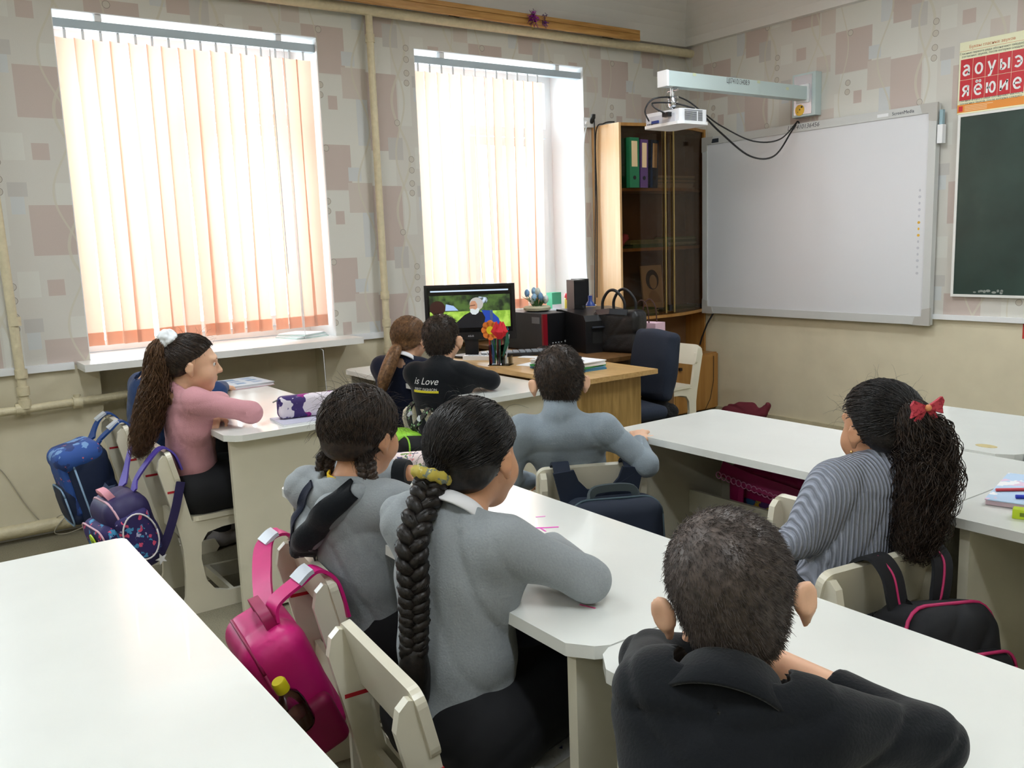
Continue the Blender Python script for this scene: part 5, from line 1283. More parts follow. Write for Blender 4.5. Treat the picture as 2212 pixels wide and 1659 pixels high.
# local: x right, -y = viewing side
ang=mo.rotation_euler.z
mo.rotation_euler=(0,0,math.radians(51))
box('bezel',-.238,.238,-.012,.018,.095,.385,M_blackpl,mo,bevel=.006)
box('screen_border',-.222,.222,-.0135,-.012,.135,.372,mat('screen_black',(8,9,12),rough=.2),mo)
box('rear_shell',-.16,.16,.018,.05,.14,.34,M_blackpl,mo,bevel=.015)
box('stand_neck',-.035,.035,.0,.03,.01,.16,M_blackpl,mo,bevel=.004)
bm=bmesh.new(); addprism(bm,circle(0,.01,.10,.07,24),0,.012,'z'); finish(bm,'stand_foot',M_blackpl,mo,bevel=.003)
text('maker_lettering','ASUS',.014,frame((0,-.0125,.113),(1,0,0),(0,0,1)),mat('silver_print',(190,192,198)),mo,extr=.0002)
box('bezel_sticker',-.20,-.15,-.0126,-.012,.107,.119,mat('bezel_sticker',(170,176,150)),mo)
box('bezel_sticker',.17,.20,-.0126,-.012,.107,.117,mat('bezel_sticker_red',(150,50,56)),mo)
def scr(name,pts,rgb,k,est=.9,ns=0,c2=None):
    nm='screen_'+name
    m=bpy.data.materials.new(nm); m.use_nodes=True; nt=m.node_tree; g=NT(nt); b=nt.nodes['Principled BSDF']; b.inputs['Base Color'].default_value=(.01,.01,.01,1); b.inputs['Roughness'].default_value=.3
    col=srgb(*rgb)
    if ns:
        tc=g.n('ShaderNodeTexCoord'); n=g.n('ShaderNodeTexNoise'); n.inputs['Scale'].default_value=ns; n.inputs['Detail'].default_value=5; nt.links.new(tc.outputs['Object'],n.inputs['Vector'])
        r=g.n('ShaderNodeValToRGB'); r.color_ramp.elements[0].position=.4; r.color_ramp.elements[1].position=.6; r.color_ramp.elements[0].color=col; r.color_ramp.elements[1].color=srgb(*c2); nt.links.new(n.outputs[0],r.inputs[0]); nt.links.new(r.outputs[0],b.inputs['Emission Color'])
    else: b.inputs['Emission Color'].default_value=col
    b.inputs['Emission Strength'].default_value=est
    bm=bmesh.new(); addprism(bm,pts,-.0137-.0002*k,-.0135-.0002*k,'y'); return finish(bm,name,m,mo)
scr('title_bar',[(-.205,.349),(.205,.349),(.205,.356),(-.205,.356)],(190,210,235),0)
scr('film_trees',[(-.212,.225),(.212,.225),(.212,.33),(-.212,.33)],(24,36,22),0,.9,22,(70,96,44))
scr('film_meadow',[(-.212,.16),(.212,.16),(.212,.245),(-.212,.245)],(120,160,50),1,.9,30,(160,196,80))
scr('film_water',[(-.13,.25),(-.06,.25),(-.085,.275),(-.125,.285)],(150,175,215),2)
scr('film_sky',[(.03,.28),(.09,.285),(.10,.315),(.05,.32),(.02,.30)],(190,205,225),2,.9,60,(40,56,36))
scr('film_second_head',circle(-.17,.265,.042,.038,18),(46,20,16),3)
scr('film_dark_coat',[(-.09,.158),(.12,.158),(.115,.19),(.09,.225),(.05,.245),(.01,.245),(-.03,.225),(-.07,.19)],(14,16,22),3)
scr('film_blue_sleeve',[(.07,.16),(.165,.16),(.15,.205),(.11,.245),(.06,.25),(.08,.21)],(26,60,150),4)
scr('film_grey_hair',circle(.036,.282,.036,.034,18),(166,164,160),4)
scr('film_face',[(.002,.285),(.012,.298),(.030,.298),(.04,.28),(.04,.25),(.024,.238),(.008,.246),(-.002,.262),(.002,.268)],(176,128,100),5)
scr('film_beard',[(.002,.256),(.014,.258),(.03,.252),(.042,.262),(.052,.255),(.045,.236),(.03,.226),(.012,.228),(.002,.240)],(190,198,200),6)
scr('film_brow',[(.002,.276),(.03,.279),(.03,.274),(.004,.271)],(104,70,56),7)
scr('taskbar_light',[(.185,.142),(.20,.142),(.20,.147),(.185,.147)],(40,80,200),2)
# keyboard, mouse, white desk phone, card, papers
o=empty('keyboard',(.84,-2.20,TZ),math.radians(60),'black computer keyboard in front of the monitor','keyboard')
box('case',-.20,.20,-.06,.06,0,.018,M_blackpl,o,bevel=.004)
for r in range(4):
    for c in range(11): box('key',-.185+c*.034,-.157+c*.034,-.05+r*.026,-.03+r*.026,.018,.024,mat('key_grey',(150,158,166),rough=.4),o)
o=empty('computer_mouse',(.86,-2.02,TZ),math.radians(30),'black computer mouse beside the red-striped tower','mouse')
s=Sdf((-.06,-.05,-.01),(.06,.05,.05),.004); s.ell((0,0,.005),(.055,.033,.03)); s.keep(lambda X,Y,Z:-Z); m=s.mesh('shell'); link('shell',m,M_blackpl,o); box('wheel',.018,.03,-.003,.003,.025,.034,M_darkpl,o)
o=empty('desk_phone',(.84,-2.43,TZ),math.radians(35),'white cordless handset lying before the monitor','phone')
box('body',-.085,.085,-.026,.026,0,.022,M_pvc,o,bevel=.008,seg=3)
for c in range(6): box('key',-.06+c*.02,-.047+c*.02,-.012,.012,.022,.024,mat('phone_key',(180,184,190)),o)
box('note_card',-.06,.06,-.035,.035,0,.0012,M_paper,None,loc=(.97,-2.20,TZ),rotz=math.radians(25)); tagp(bpy.data.objects['note_card'],'loose white card between keyboard and mouse','card')
o=empty('paper_stack',(1.44,-2.335,TZ),math.radians(4),'stack of white papers on green and blue folders on the teacher desk','papers')
zz=0
for k,(c,w,d,h_) in enumerate((((70,130,170),.30,.22,.008),((120,176,205),.29,.21,.006),((60,150,80),.30,.20,.007),((238,240,244),.30,.21,.010),((230,234,240),.29,.21,.006),((240,242,246),.31,.20,.004))):
    box('sheet_bundle',-w/2,w/2,-d/2,d/2,zz,zz+h_,mat('bundle_%d_%d'%(c[0],c[1]),c,rough=.8),o,M=Matrix.Rotation(random.uniform(-.12,.12),4,'Z')); zz+=h_+.0004
so_=box('loose_sheets',-.10,.10,-.08,.08,0,.002,M_paper,None,loc=(1.24,-2.33,TZ),rotz=.3); tagp(so_,'white sheets fanned out left of the paper stack','papers')
# pencil organiser with paper flowers
o=empty('pencil_organiser',(1.085,-2.475,TZ),math.radians(35),'clear acrylic pen holder packed with pencils','pen holder')
M_acr=glass_mat('clear_acrylic',(.9,.92,.93,1),1.0,.03)
for x0,x1,h_ in ((-.045,.02,.10),(.022,.058,.045)):
    bm=bmesh.new()
    for a in ((x0,x1,-.03,-.027,0,h_),(x0,x1,.027,.03,0,h_),(x0,x0+.003,-.027,.027,0,h_),(x1-.003,x1,-.027,.027,0,h_)): addbox(bm,*a)
    finish(bm,'acrylic_cell',M_acr,o)
box('acrylic_base',-.05,.062,-.034,.034,0,.004,M_acr,o)
cols=[(200,50,40),(40,80,170),(220,180,50),(60,140,70),(230,230,230),(120,60,40),(200,90,40),(60,60,70),(150,60,120),(210,70,60)]
for k,c in enumerate(cols):
    x=-.04+.0058*k; y=random.uniform(-.02,.02); tube('pencil',[(x,y,.006),(x+random.uniform(-.008,.012),y+random.uniform(-.008,.008),.135+random.uniform(0,.04))],.0036,mat('pencil_%d_%d'%(c[0],c[1]),c,rough=.4),o,6)
tube('blue_ruler',[(-.03,.0,.006),(-.035,.0,.27)],.008,mat('blue_ruler',(90,120,180),rough=.3),o,4)
tube('paint_brush',[(.03,0,.006),(.05,.01,.15)],.0025,mat('brush_white',(220,222,226)),o,6)
po=empty('paper_flower',(1.085,-2.475,TZ+.16),math.radians(35),'orange paper daisy with yellow centre stuck in the pen holder','paper flower','paper craft flowers in the pen holder')
for k in range(8):
    a=2*PI*k/8; bm=bmesh.new(); addprism(bm,circle(-.03+.030*math.cos(a),.015+.032*math.sin(a),.018,.018,12),-.036,-.034,'y'); finish(bm,'petal',mat('orange_paper',(236,130,50),rough=.8),po)
bm=bmesh.new(); addprism(bm,circle(-.03,.015,.02,.02,16),-.038,-.036,'y'); finish(bm,'centre',mat('yellow_paper',(240,220,30),rough=.8),po)
tube('stem',[(-.03,-.033,0),(-.01,-.005,-.14)],.003,mat('green_paper',(40,120,70)),po,6)
po=empty('paper_flower',(1.085,-2.475,TZ+.17),math.radians(35),'red folded paper tulip standing in the pen holder','paper flower','paper craft flowers in the pen holder')
bm=bmesh.new(); 
for k in range(5):
    a=2*PI*k/5; addtube(bm,[(.012+.004*math.cos(a),.004*math.sin(a)-.02,-.035),(.012+.024*math.cos(a),.024*math.sin(a)-.02,.0),(.012+.018*math.cos(a+.3),.018*math.sin(a+.3)-.02,.045)],[.01,.022,.003],5)
finish(bm,'tulip_head',mat('red_paper',(206,34,50),rough=.8),po); tube('stem',[(.012,-.02,-.03),(.01,-.01,-.16)],.003,mat('green_paper',(40,120,70)),po,6)
bm=bmesh.new(); addribbon(bm,[(.02,-.01,-.13),(.045,-.01,-.06),(.05,-.01,.02)],(0.3,1,0),[.01,.035,.006],.001); finish(bm,'leaf',mat('dark_green_paper',(24,90,70),rough=.8),po)
# tower, printer, speakers
o=empty('computer_tower',(.66,-1.92,.694),0,'grey desktop computer with a red stripe beside the monitor','computer')
box('case',-.20,.17,-.09,.09,.004,.21,M_darkpl,o,bevel=.004); box('red_stripe',.168,.182,-.092,-.062,.006,.208,mat('dark_red_plastic',(130,20,34),rough=.3),o,bevel=.002); box('front_panel',.168,.18,-.062,.09,.006,.208,M_blackpl,o,bevel=.003)
box('side_vent',.08,.15,-.0915,-.09,.155,.19,mat('vent_silver',(120,126,134)),o); bm=bmesh.new(); addprism(bm,circle(.06,.05,.006),.18,.182,'x'); finish(bm,'power_button',mat('silver_button',(200,204,210)),o)
for k in range(4): box('socket',.18,.181,-.03+k*.02,-.022+k*.02,.045,.050,mat('silver_button',(200,204,210)),o)
o=empty('printer',(.93,-1.70,.694),math.radians(-10),'black laser printer between the tower and the black tote','printer')
prism('body',[(-.16,0),(.16,0),(.16,.17),(.14,.20),(-.10,.22),(-.16,.22)],-.17,.17,'y',M_blackpl,o,bevel=.008)
bm=bmesh.new(); addprism(bm,[(.06,.15),(.175,.13),(.18,.136),(.07,.165)],-.13,.13,'y'); finish(bm,'output_tray',M_darkpl,o,bevel=.002)
box('paper_slot',.158,.162,-.13,.13,.05,.11,mat('slot_black',(6,6,8)),o); text('maker_lettering','Canon',.018,frame((.1625,.09,.118),(0,1,0),(0,0,1)),mat('silver_print',(190,192,198)),o,extr=.0002)
box('button',.10,.12,.13,.15,.193,.199,mat('silver_button',(200,204,210)),o)
for nm,x,y,z,lab in (('loudspeaker',.80,-1.74,.914,'small black speaker standing on the printer, in front of the other'),('loudspeaker',.55,-1.50,.694,'tall black speaker standing behind the printer')):
    h_=.16 if z>.9 else .37
    o=empty(nm,(x,y,z),math.radians(-15),lab,'speaker','black computer speakers')
    box('cabinet',-.05,.05,-.035,.035,0,h_,M_blackpl,o,bevel=.004); box('grille',.05,.054,-.033,.033,.02,h_-.008,mat('speaker_cloth',(14,14,17),rough=.95),o,bevel=.001)
    bm=bmesh.new(); addprism(bm,circle(.018,.012,.006,n=10),.05,.056,'x'); finish(bm,'volume_knob',M_darkpl,o)
o=empty('glue_bottle',(.74,-1.585,.694),0,'blue and yellow bottle standing behind the printer','bottle'); lathe('bottle',[(.03,0),(.032,.01),(.032,.22),(.02,.24),(.012,.25),(.012,.28)],mat('blue_bottle',(40,70,150),rough=.4),o,16); bm=bmesh.new(); addtube(bm,[(0,0,.13),(0,0,.22)],.0328,16); finish(bm,'yellow_label',mat('yellow_label',(236,200,60)),o,smooth=True)
# flower basket on the tower
o=empty('flower_basket',(.645,-1.90,.905),0,'small arrangement of blue and white tulips on the computer','flowers')
lathe('basket',[(.055,0),(.075,.006),(.078,.02),(.07,.028)],mat('pale_basket',(196,190,160),rough=.8,bump=.4,bscale=90),o,22)
for k in range(12):
    a=2*PI*k/12+random.uniform(-.2,.2); rr=random.uniform(.02,.06); t=Vector((rr*math.cos(a),rr*math.sin(a),.06+random.uniform(0,.055)))
    fl=empty('tulip',(0,0,0)); fl.parent=o
    tube('stem',[(t.x*.3,t.y*.3,.02),tuple(t)],.0025,mat('leaf_green',(70,110,60),rough=.7),fl,5)
    c=[(120,160,200),(226,230,226),(150,186,214),(206,214,206)][k%4]
    bm=bmesh.new(); bmesh.ops.create_uvsphere(bm,u_segments=8,v_segments=6,radius=.015); bmesh.ops.scale(bm,vec=(1,1,1.5),verts=bm.verts); bmesh.ops.translate(bm,vec=t,verts=bm.verts); finish(bm,'bloom',mat('tulip_%d'%c[0],c,rough=.7),fl,smooth=True)
bm=bmesh.new()
for k in range(24):
    a=random.uniform(0,2*PI); l=random.uniform(.06,.11); p=Vector((.02*math.cos(a),.02*math.sin(a),.02)); q=p+Vector((math.cos(a)*l*.6,math.sin(a)*l*.6,l*.6)); addribbon(bm,[p,(p+q)/2+Vector((0,0,.015)),q],(-math.sin(a),math.cos(a),0),[.004,.009,.002],.0008)
finish(bm,'leaves',mat('leaf_green',(70,110,60)),o)['kind']='stuff'
# cables behind the printer
for k in range(4): cable('desk_cable',[(.60+.03*k,-1.45,.90-.03*k),(.50,-1.2+.03*k,.86-.02*k),(.35,-1.05,.80-.02*k),(.25,-.95+.02*k,.70)],.004,('topmost','second','third','lowest')[k]+' black lead drooping from the speakers to the bookcase foot')
# tote and gift bag
def bag_sdf(c,half,r,R=None,h=.007,warp=.004,seed=1,extra=None):
    c=np.array(c,float); half=np.array(half,float); m=np.linalg.norm(half)+.03; s=Sdf(c-m,c+m,h); s.rbox(c,half,r,R,0)
    if extra: extra(s)
    if warp: s.warp(folds(warp,seed,26))
    return s
M_leather=mat('black_leather',(18,18,22),rough=.42,bump=.12,bscale=90)
o=empty('tote_bag',(1.13,-1.72,.694),0,'black leather tote with two round handles behind the office chair','handbag')
link('body',bag_sdf((0,0,.11),(.145,.06,.115),.03,np.array(Matrix.Rotation(.25,3,'Z')),seed=4).mesh('body'),M_leather,o)
for s_ in (-1,1): tube('handle',catmull([(-.06,s_*.04-.02,.20),(-.062,s_*.04-.02,.27),(-.025,s_*.04-.01,.325),(.025,s_*.04,.325),(.062,s_*.04+.02,.27),(.06,s_*.04+.02,.20)],6),.008,M_leather,o,8)
ribbon('flap',[(-.10,-.078,.21),(0,-.07,.222),(.11,-.045,.218)],(0,.2,1),.03,.004,mat('patent_black',(40,44,52),rough=.15),o)
o=empty('gift_bag',(.93,-1.33,.66),.2,'pale pink gift bag with brown cord handles by the bookcase','gift bag')
box('paper_body',-.10,.10,-.05,.05,.0,.15,mat('pink_paper_bag',(226,190,206),rough=.6),o,bevel=.003)
for s_ in (-1,1): tube('cord_handle',catmull([(-.05,s_*.04,.15),(-.04,s_*.04,.24),(.0,s_*.04,.28),(.04,s_*.04,.24),(.05,s_*.04,.15)],5),.004,mat('brown_cord',(60,30,24)),o,6)
o=empty('storage_stool',(.93,-1.33,0),.2,'dark low cabinet under the gift bag beside the side table','cabinet')
box('body',-.13,.13,-.09,.09,0,.645,M_oakdark,o); box('top',-.135,.135,-.095,.095,.645,.66,M_oakdark,o)
# second sill: small boxes, doll and papers
SZ=ZS+.016
o=empty('paint_box',(-.12,-1.17,SZ),0,'green and white carton on the window sill','box'); box('carton',-.03,.03,-.04,.04,0,.14,mat('green_carton',(70,170,130)),o,bevel=.002); box('white_band',.03,.0305,-.04,.04,.0,.06,M_paper,o)
o=empty('plastic_jar',(-.08,-1.07,SZ),0,'clear jar with red lid and yellow contents on the sill','jar'); lathe('jar',[(.03,0),(.032,.01),(.032,.09),(.028,.10)],mat('yellow_jar',(236,206,90),rough=.3),o,16); lathe('lid',[(.034,.10),(.034,.125),(.03,.13)],mat('red_lid',(220,50,60),rough=.4),o,16)
o=empty('toy_doll',(.02,-1.12,SZ),0,'small soft doll in red, white and blue on the sill','toy')
link('cloth_body',Sdf((-.06,-.06,0),(.06,.06,.1),.005).cap((0,0,.03),(0,.02,.05),.035,.03,.02).cap((0,-.03,.04),(.02,-.05,.05),.015,.014).mesh('cloth_body'),mat('blue_cloth_toy',(60,80,180),rough=.9),o)
link('toy_head',Sdf((-.05,-.05,.03),(.05,.05,.14),.005).ell((0,.005,.085),(.026,.026,.026)).mesh('toy_head'),mat('doll_skin',(246,214,206),rough=.8),o)
link('red_cap',Sdf((-.06,-.06,.05),(.06,.06,.16),.005).ell((0,-.006,.10),(.03,.03,.024)).cap((0,-.02,.11),(.0,-.05,.10),.014,.008).mesh('red_cap'),mat('red_toy',(220,40,60),rough=.9),o)
pile(-1.62,-1.25,SZ,4,[(236,238,242),(210,220,226),(180,200,210)],'loose papers on the sill of the half-covered window',-.02,.14)
pile(-1.02,-.98,SZ,6,[(226,228,234),(200,210,216)],'small paper stack at the right end of the sill',.02,.12)
o=empty('sill_papers',(-.13,-3.0,SZ),.25,'open exercise books lying on the sill of the left window','papers')
zz=0
for k,c in enumerate(((206,224,220),(240,242,244),(190,210,206),(244,244,246))): box('exercise_book',-.10,.10,-.10+.01*k,.12-.01*k,zz,zz+.006,mat('book_%d_%d'%(c[0],c[1]),c,rough=.8),o,M=Matrix.Rotation(.1*k,4,'Z')); zz+=.0065
# ------------------------------------------------------------------ office chair
o=empty('office_chair',(1.44,-1.94,0),math.radians(168),'blue-black fabric office chair behind the teacher desk','office chair')
M_fab=mat('blue_black_fabric',(34,42,58),rough=.95,bump=.2,bscale=300)
s=Sdf((-.3,-.2,.3),(.3,.4,1.0),.008); s.rbox((0,-.14,.665),(.175,.033,.17),.032,np.array(Matrix.Rotation(math.radians(10),3,'X')),0); s.ell((0,-.14,.665),(.165,.048,.165),None,.05); link('backrest',s.mesh('backrest'),M_fab,o)
s=Sdf((-.3,-.3,.3),(.3,.4,.6),.008); s.rbox((0,.10,.455),(.21,.20,.035),.034,None,0); link('seat',s.mesh('seat'),M_fab,o)
tube('back_bar',catmull([(0,-.19,.62),(0,-.215,.50),(0,-.17,.42),(0,-.05,.405),(0,.08,.41)],6),.014,M_blackpl,o,8)
tube('gas_lift',[(0,.10,.42),(0,.10,.09)],.022,M_blackpl,o,12)
for k in range(5):
    a=2*PI*k/5; lg=tube('star_leg',[(0,.10,.10),(.25*math.cos(a),.10+.25*math.sin(a),.065)],[.022,.014],M_blackpl,o,8); tube('castor',[(.25*math.cos(a)-.012,.10+.25*math.sin(a),.028),(.25*math.cos(a)+.012,.10+.25*math.sin(a),.028)],.027,M_blackpl,lg,12)
s=Sdf((-.35,-.35,.2),(.35,.35,.6),.008); s.cap((-.16,-.12,.44),(.10,-.16,.42),.05,.06,.03); s.cap((.10,-.16,.42),(.14,-.14,.28),.05,.035,.03); s.warp(folds(.012,8,30))
fo=link('dark_scarf',s.mesh('dark_scarf'),mat('fluffy_black',(18,18,20),rough=1,bump=.8,bscale=120),None); fo.location=(1.44,-1.94,0); fo.rotation_euler=(0,0,math.radians(168)); tagp(fo,'fluffy black garment bunched on the office chair seat','garment')
# maroon bag on the floor
s=Sdf((.4,-.5,0),(1.0,0,.4),.007); s.cap((.60,-.20,.07),(.80,-.14,.06),.06,.05,.03); s.cap((.66,-.18,.12),(.74,-.15,.12),.03,.03,.03); s.cap((.83,-.13,.10),(.85,-.12,.14),.025,.02,.03); s.warp(folds(.012,5,34)); s.keep(lambda X,Y,Z:.002-Z); s.keep(lambda X,Y,Z:Y+.045)
fo=link('cloth_bag',s.mesh('cloth_bag'),mat('maroon_cloth',(104,30,44),rough=.85),None); tagp(fo,'crumpled maroon cloth bag on the floor at the front wall','bag')
# ------------------------------------------------------------------ things on the pupil desks
DZ=DESKH+.0005
o=empty('textbook',(.50,-3.56,DZ),math.radians(4),'pale blue textbook at the far end of the desk below the window','book')
box('pages',-.115,.125,-.098,.098,.001,.014,M_paper,o); box('cover',-.12,.13,-.10,.10,.0142,.016,mat('pale_blue_cover',(196,212,226),rough=.35),o); box('cover_back',-.12,.13,-.10,.10,0,.001,mat('pale_red_cover',(206,140,150),rough=.35),o)
for k in range(6): box('cover_picture',-.09+.065*(k%3),-.05+.065*(k%3),-.06+.08*(k//3),-.015+.08*(k//3),.016,.0163,mat('cover_pic_%d'%(k%2),((110,150,190),(150,176,206))[k%2]),o)
def pencil_case(name,c,half,rot,m1,m2,label):
    o=empty(name,c,rot,label,'pencil case')
    s=Sdf((-half[0]-.02,-half[1]-.02,-.01),(half[0]+.02,half[1]+.02,half[2]*2+.02),.005); s.rbox((0,0,half[2]),half,.02,None,0); s.warp(folds(.0012,3,40)); link('body',s.mesh('body'),m1,o)
    tube('zip',[(-half[0]-.001,-half[1]*.6,half[2]*1.75),(half[0]+.001,-half[1]*.6,half[2]*1.75)],.004,m2,o,6); tube('zip_pull',[(-half[0],-half[1]*.6,half[2]*1.8),(-half[0]-.02,-half[1]*.7,half[2]*1.6)],.003,M_chrome,o,5)
    return o
M_galaxy=fabric_print('purple_white_print',(58,40,104),[((150,30,130),9,.50),((222,214,224),8,.56),((120,110,150),60,.68)])
o=empty('exercise_book',(1.56,-3.665,DZ),math.radians(86),'pale exercise book lying under the purple pencil case','book'); box('pages',-.13,.13,-.075,.09,0,.006,M_paper,o); box('cover',-.13,.13,-.075,.09,.006,.0075,mat('lilac_cover',(196,196,214)),o)
pencil_case('pencil_case',(1.53,-3.64,DZ+.0075),(.135,.032,.042),math.radians(80),M_galaxy,mat('violet_zip',(50,40,110)),'purple and white printed pencil case standing on the left desk')
M_cactus=fabric_print('pink_leaf_print',(232,214,212),[((110,140,70),50,.58),((70,70,110),60,.62),((220,140,140),70,.64)])
pencil_case('pencil_case',(2.53,-3.765,DZ),(.09,.032,.03),math.radians(60),M_cactus,mat('violet_zip',(50,40,110)),'pink pencil case with plant print between the two girls in grey')
o=empty('notebook',(3.735,-2.80,DZ),math.radians(15),'light blue picture notebook on the right desk','book'); box('pages',-.10,.10,-.13,.13,.001,.012,mat('pink_pages',(206,180,190)),o); box('cover',-.102,.102,-.132,.132,.012,.014,fabric_print('sky_cover',(186,210,236),[((226,200,222),14,.55),((240,240,244),20,.6)]),o)
tube('red_pencil',[(3.66,-2.88,DZ+.018),(3.76,-2.76,DZ+.018)],.0038,mat('red_pencil',(206,70,80)),None,6); tagp(bpy.data.objects['red_pencil'],'red pencil lying on the light blue notebook','pencil')
tube('ball_pen',[(3.715,-2.905,DZ+.019),(3.80,-2.83,DZ+.019)],.0045,mat('blue_pen',(40,60,190)),None,8); tagp(bpy.data.objects['ball_pen'],'blue and white pen lying on the light blue notebook','pen')
o=empty('sharpener',(3.775,-2.985,DZ),math.radians(20),'bright green pencil sharpener near the edge of the right desk','sharpener'); box('body',-.026,.026,-.013,.013,0,.02,mat('lime_plastic',(196,220,40),rough=.4),o,bevel=.005,seg=3); box('dark_label',-.012,.012,-.0135,-.013,.006,.014,mat('olive_label',(110,130,30)),o)
o=empty('paper_sheets',(3.405,-4.035,.3645),math.radians(10),'white worksheet lying on the foreground chair seat','papers'); box('sheet',-.06,.06,-.045,.07,0,.003,M_paper,o); box('orange_mark',-.05,-.02,.02,.04,.003,.0033,mat('orange_print',(230,150,50)),o); bm=bmesh.new(); addprism(bm,[(.03,.03),(.036,.034),(.03,.04)],.003,.0033,'z'); finish(bm,'blue_mark',mat('blue_print',(50,70,160)),o)
# ================================================================== bags
def Rz(a,tx=0,ty=0): return np.array(Matrix.Rotation(math.radians(a),3,'Z')@Matrix.Rotation(math.radians(tx),3,'X')@Matrix.Rotation(math.radians(ty),3,'Y'))
def wp(c,R,p): return tuple(np.array(c)+R@np.array(p,float))
def backpack(label,c,half,R,mbody,mpocket,piping=None,r=.05,seed=1,warp=.004,pocket=True,pk=(.75,.45,.6)):
    o=empty('backpack',(c[0],c[1],c[2]-half[2]),0,label,'backpack','pupils backpacks hung on chairs'); off=Vector((c[0],c[1],c[2]-half[2]))
    def add(nm,me,m): me.transform(Matrix.Translation(-off)); return link(nm,me,m,o)
    s=bag_sdf(c,half,r,R,.006,warp,seed); add('body',s.mesh('body'),mbody)
    if pocket:
        pc=wp(c,R,(0,-half[1]*1.0,-half[2]*.28)); s=bag_sdf(pc,(half[0]*pk[0],half[1]*pk[1],half[2]*pk[2]),r*.6,R,.005,warp*.6,seed+1); add('front_pocket',s.mesh('front_pocket'),mpocket)
        if piping:
            pts=[Vector(wp(pc,R,(x,-half[1]*pk[1]*.75,z))) for x,z in rrect(-half[0]*pk[0]*.96,half[0]*pk[0]*.96,-half[2]*pk[2]*.96,half[2]*pk[2]*.96,r*.55,4)]; bm=bmesh.new(); addtube(bm,pts+[pts[0]],.0035,6); bmesh.ops.translate(bm,vec=-off,verts=bm.verts); finish(bm,'piping',piping,o,smooth=True)
    if piping:
        pts=[Vector(wp(c,R,(x,-half[1]*.55,z))) for x,z in rrect(-half[0]*.99,half[0]*.99,-half[2]*.99,half[2]*.99,r*1.1,5)]; bm=bmesh.new(); addtube(bm,pts+[pts[0]],.004,6); bmesh.ops.translate(bm,vec=-off,verts=bm.verts); finish(bm,'piping',piping,o,smooth=True)
    return o,off
def strap(o,off,pts,wdir,w,m,t=.006,n=8,name='strap',edge=None):
    P_=[Vector(p)-off for p in catmull(pts,n)]; bm=bmesh.new(); addribbon(bm,P_,wdir,w,t); s_=finish(bm,name,m,o,smooth=True,autosmooth=.8)
    if edge:
        bm=bmesh.new(); addtube(bm,[p for p in P_],t*.75,5); e_=finish(bm,'edge_binding',edge,s_,smooth=True)
        W_=Vector(wdir).normalized()*w*.0
    return s_
# pink backpack
M_pink=mat('hot_pink_nylon',(214,30,124),rough=.45,noise=.12,nscale=9); M_pinkd=mat('raspberry_nylon',(160,20,84),rough=.5,noise=.12,nscale=12); M_refl=mat('reflective_strip',(206,212,222),rough=.3); M_pinkl=mat('pale_pink_nylon',(220,110,170),rough=.5,noise=.15,nscale=8)
R=Rz(-6,22,4); c=(2.90,-4.315,.405)
o,off=backpack('hot pink backpack hanging from the chair of the girl with short braids',c,(.105,.068,.145),R,M_pink,M_pinkl,M_pinkd,.045,3,.004,pk=(.9,.35,.62))
for tx,ex in ((2.645,-.09),(2.93,.09)):
    top=wp(c,R,(ex*.35,.03,.145)); low=wp(c,R,(ex,.07,-.10)); ty=-4.205-(tx-2.645)*.12
    strap(o,off,[top,(tx*.45+top[0]*.55,ty-.10,.585),(tx,ty-.045,.615),(tx,ty-.005,.632),(tx+.005,ty+.03,.60),(tx+.02,ty+.045,.52)],(1,.1,.0),.045,M_pink,.007,edge=None)
    strap(o,off,[(tx-.0,ty-.05,.6165),(tx,ty-.03,.632),(tx,ty-.018,.637)],(1,.1,0),.046,M_refl,.009,3,'reflective_strip')
strap(o,off,[wp(c,R,(-.05,.02,.14)),wp(c,R,(-.04,.02,.175)),wp(c,R,(.04,.02,.175)),wp(c,R,(.05,.02,.14))],(0,1,.2),.022,M_pinkd,.008,6,'grab_handle')
s=bag_sdf(wp(c,R,(.108,-.0,-.075)),(.020,.05,.062),.018,R,.005,.002,5); m=s.mesh('side_pocket'); m.transform(Matrix.Translation(-off)); link('side_pocket',m,M_pinkd,o)
s=bag_sdf(wp(c,R,(-.02,-.078,-.10)),(.075,.03,.04),.02,R,.005,.003,6); m=s.mesh('lower_pocket'); m.transform(Matrix.Translation(-off)); link('lower_pocket',m,M_pink,o)
bc=np.array(wp(c,R,(.140,-.02,-.03))); bo=empty('water_bottle',tuple(bc),0,'clear drink bottle with yellow cap in the pink backpack side pocket','bottle')
lathe('bottle_body',[(.022,0),(.026,.01),(.026,.06),(.022,.08),(.011,.095),(.011,.10)],glass_mat('clear_bottle',(.86,.82,.88,1),1.0,.02),bo,18); lathe('bottle_cap',[(.014,.10),(.0145,.104),(.0145,.122),(.012,.126)],mat('yellow_cap',(228,212,30),rough=.4),bo,18); lathe('drink',[(.020,.002),(.0235,.012),(.0235,.035)],mat('amber_drink',(120,84,60),rough=.2),bo,16)
bo.rotation_euler=(.42,.1,0)
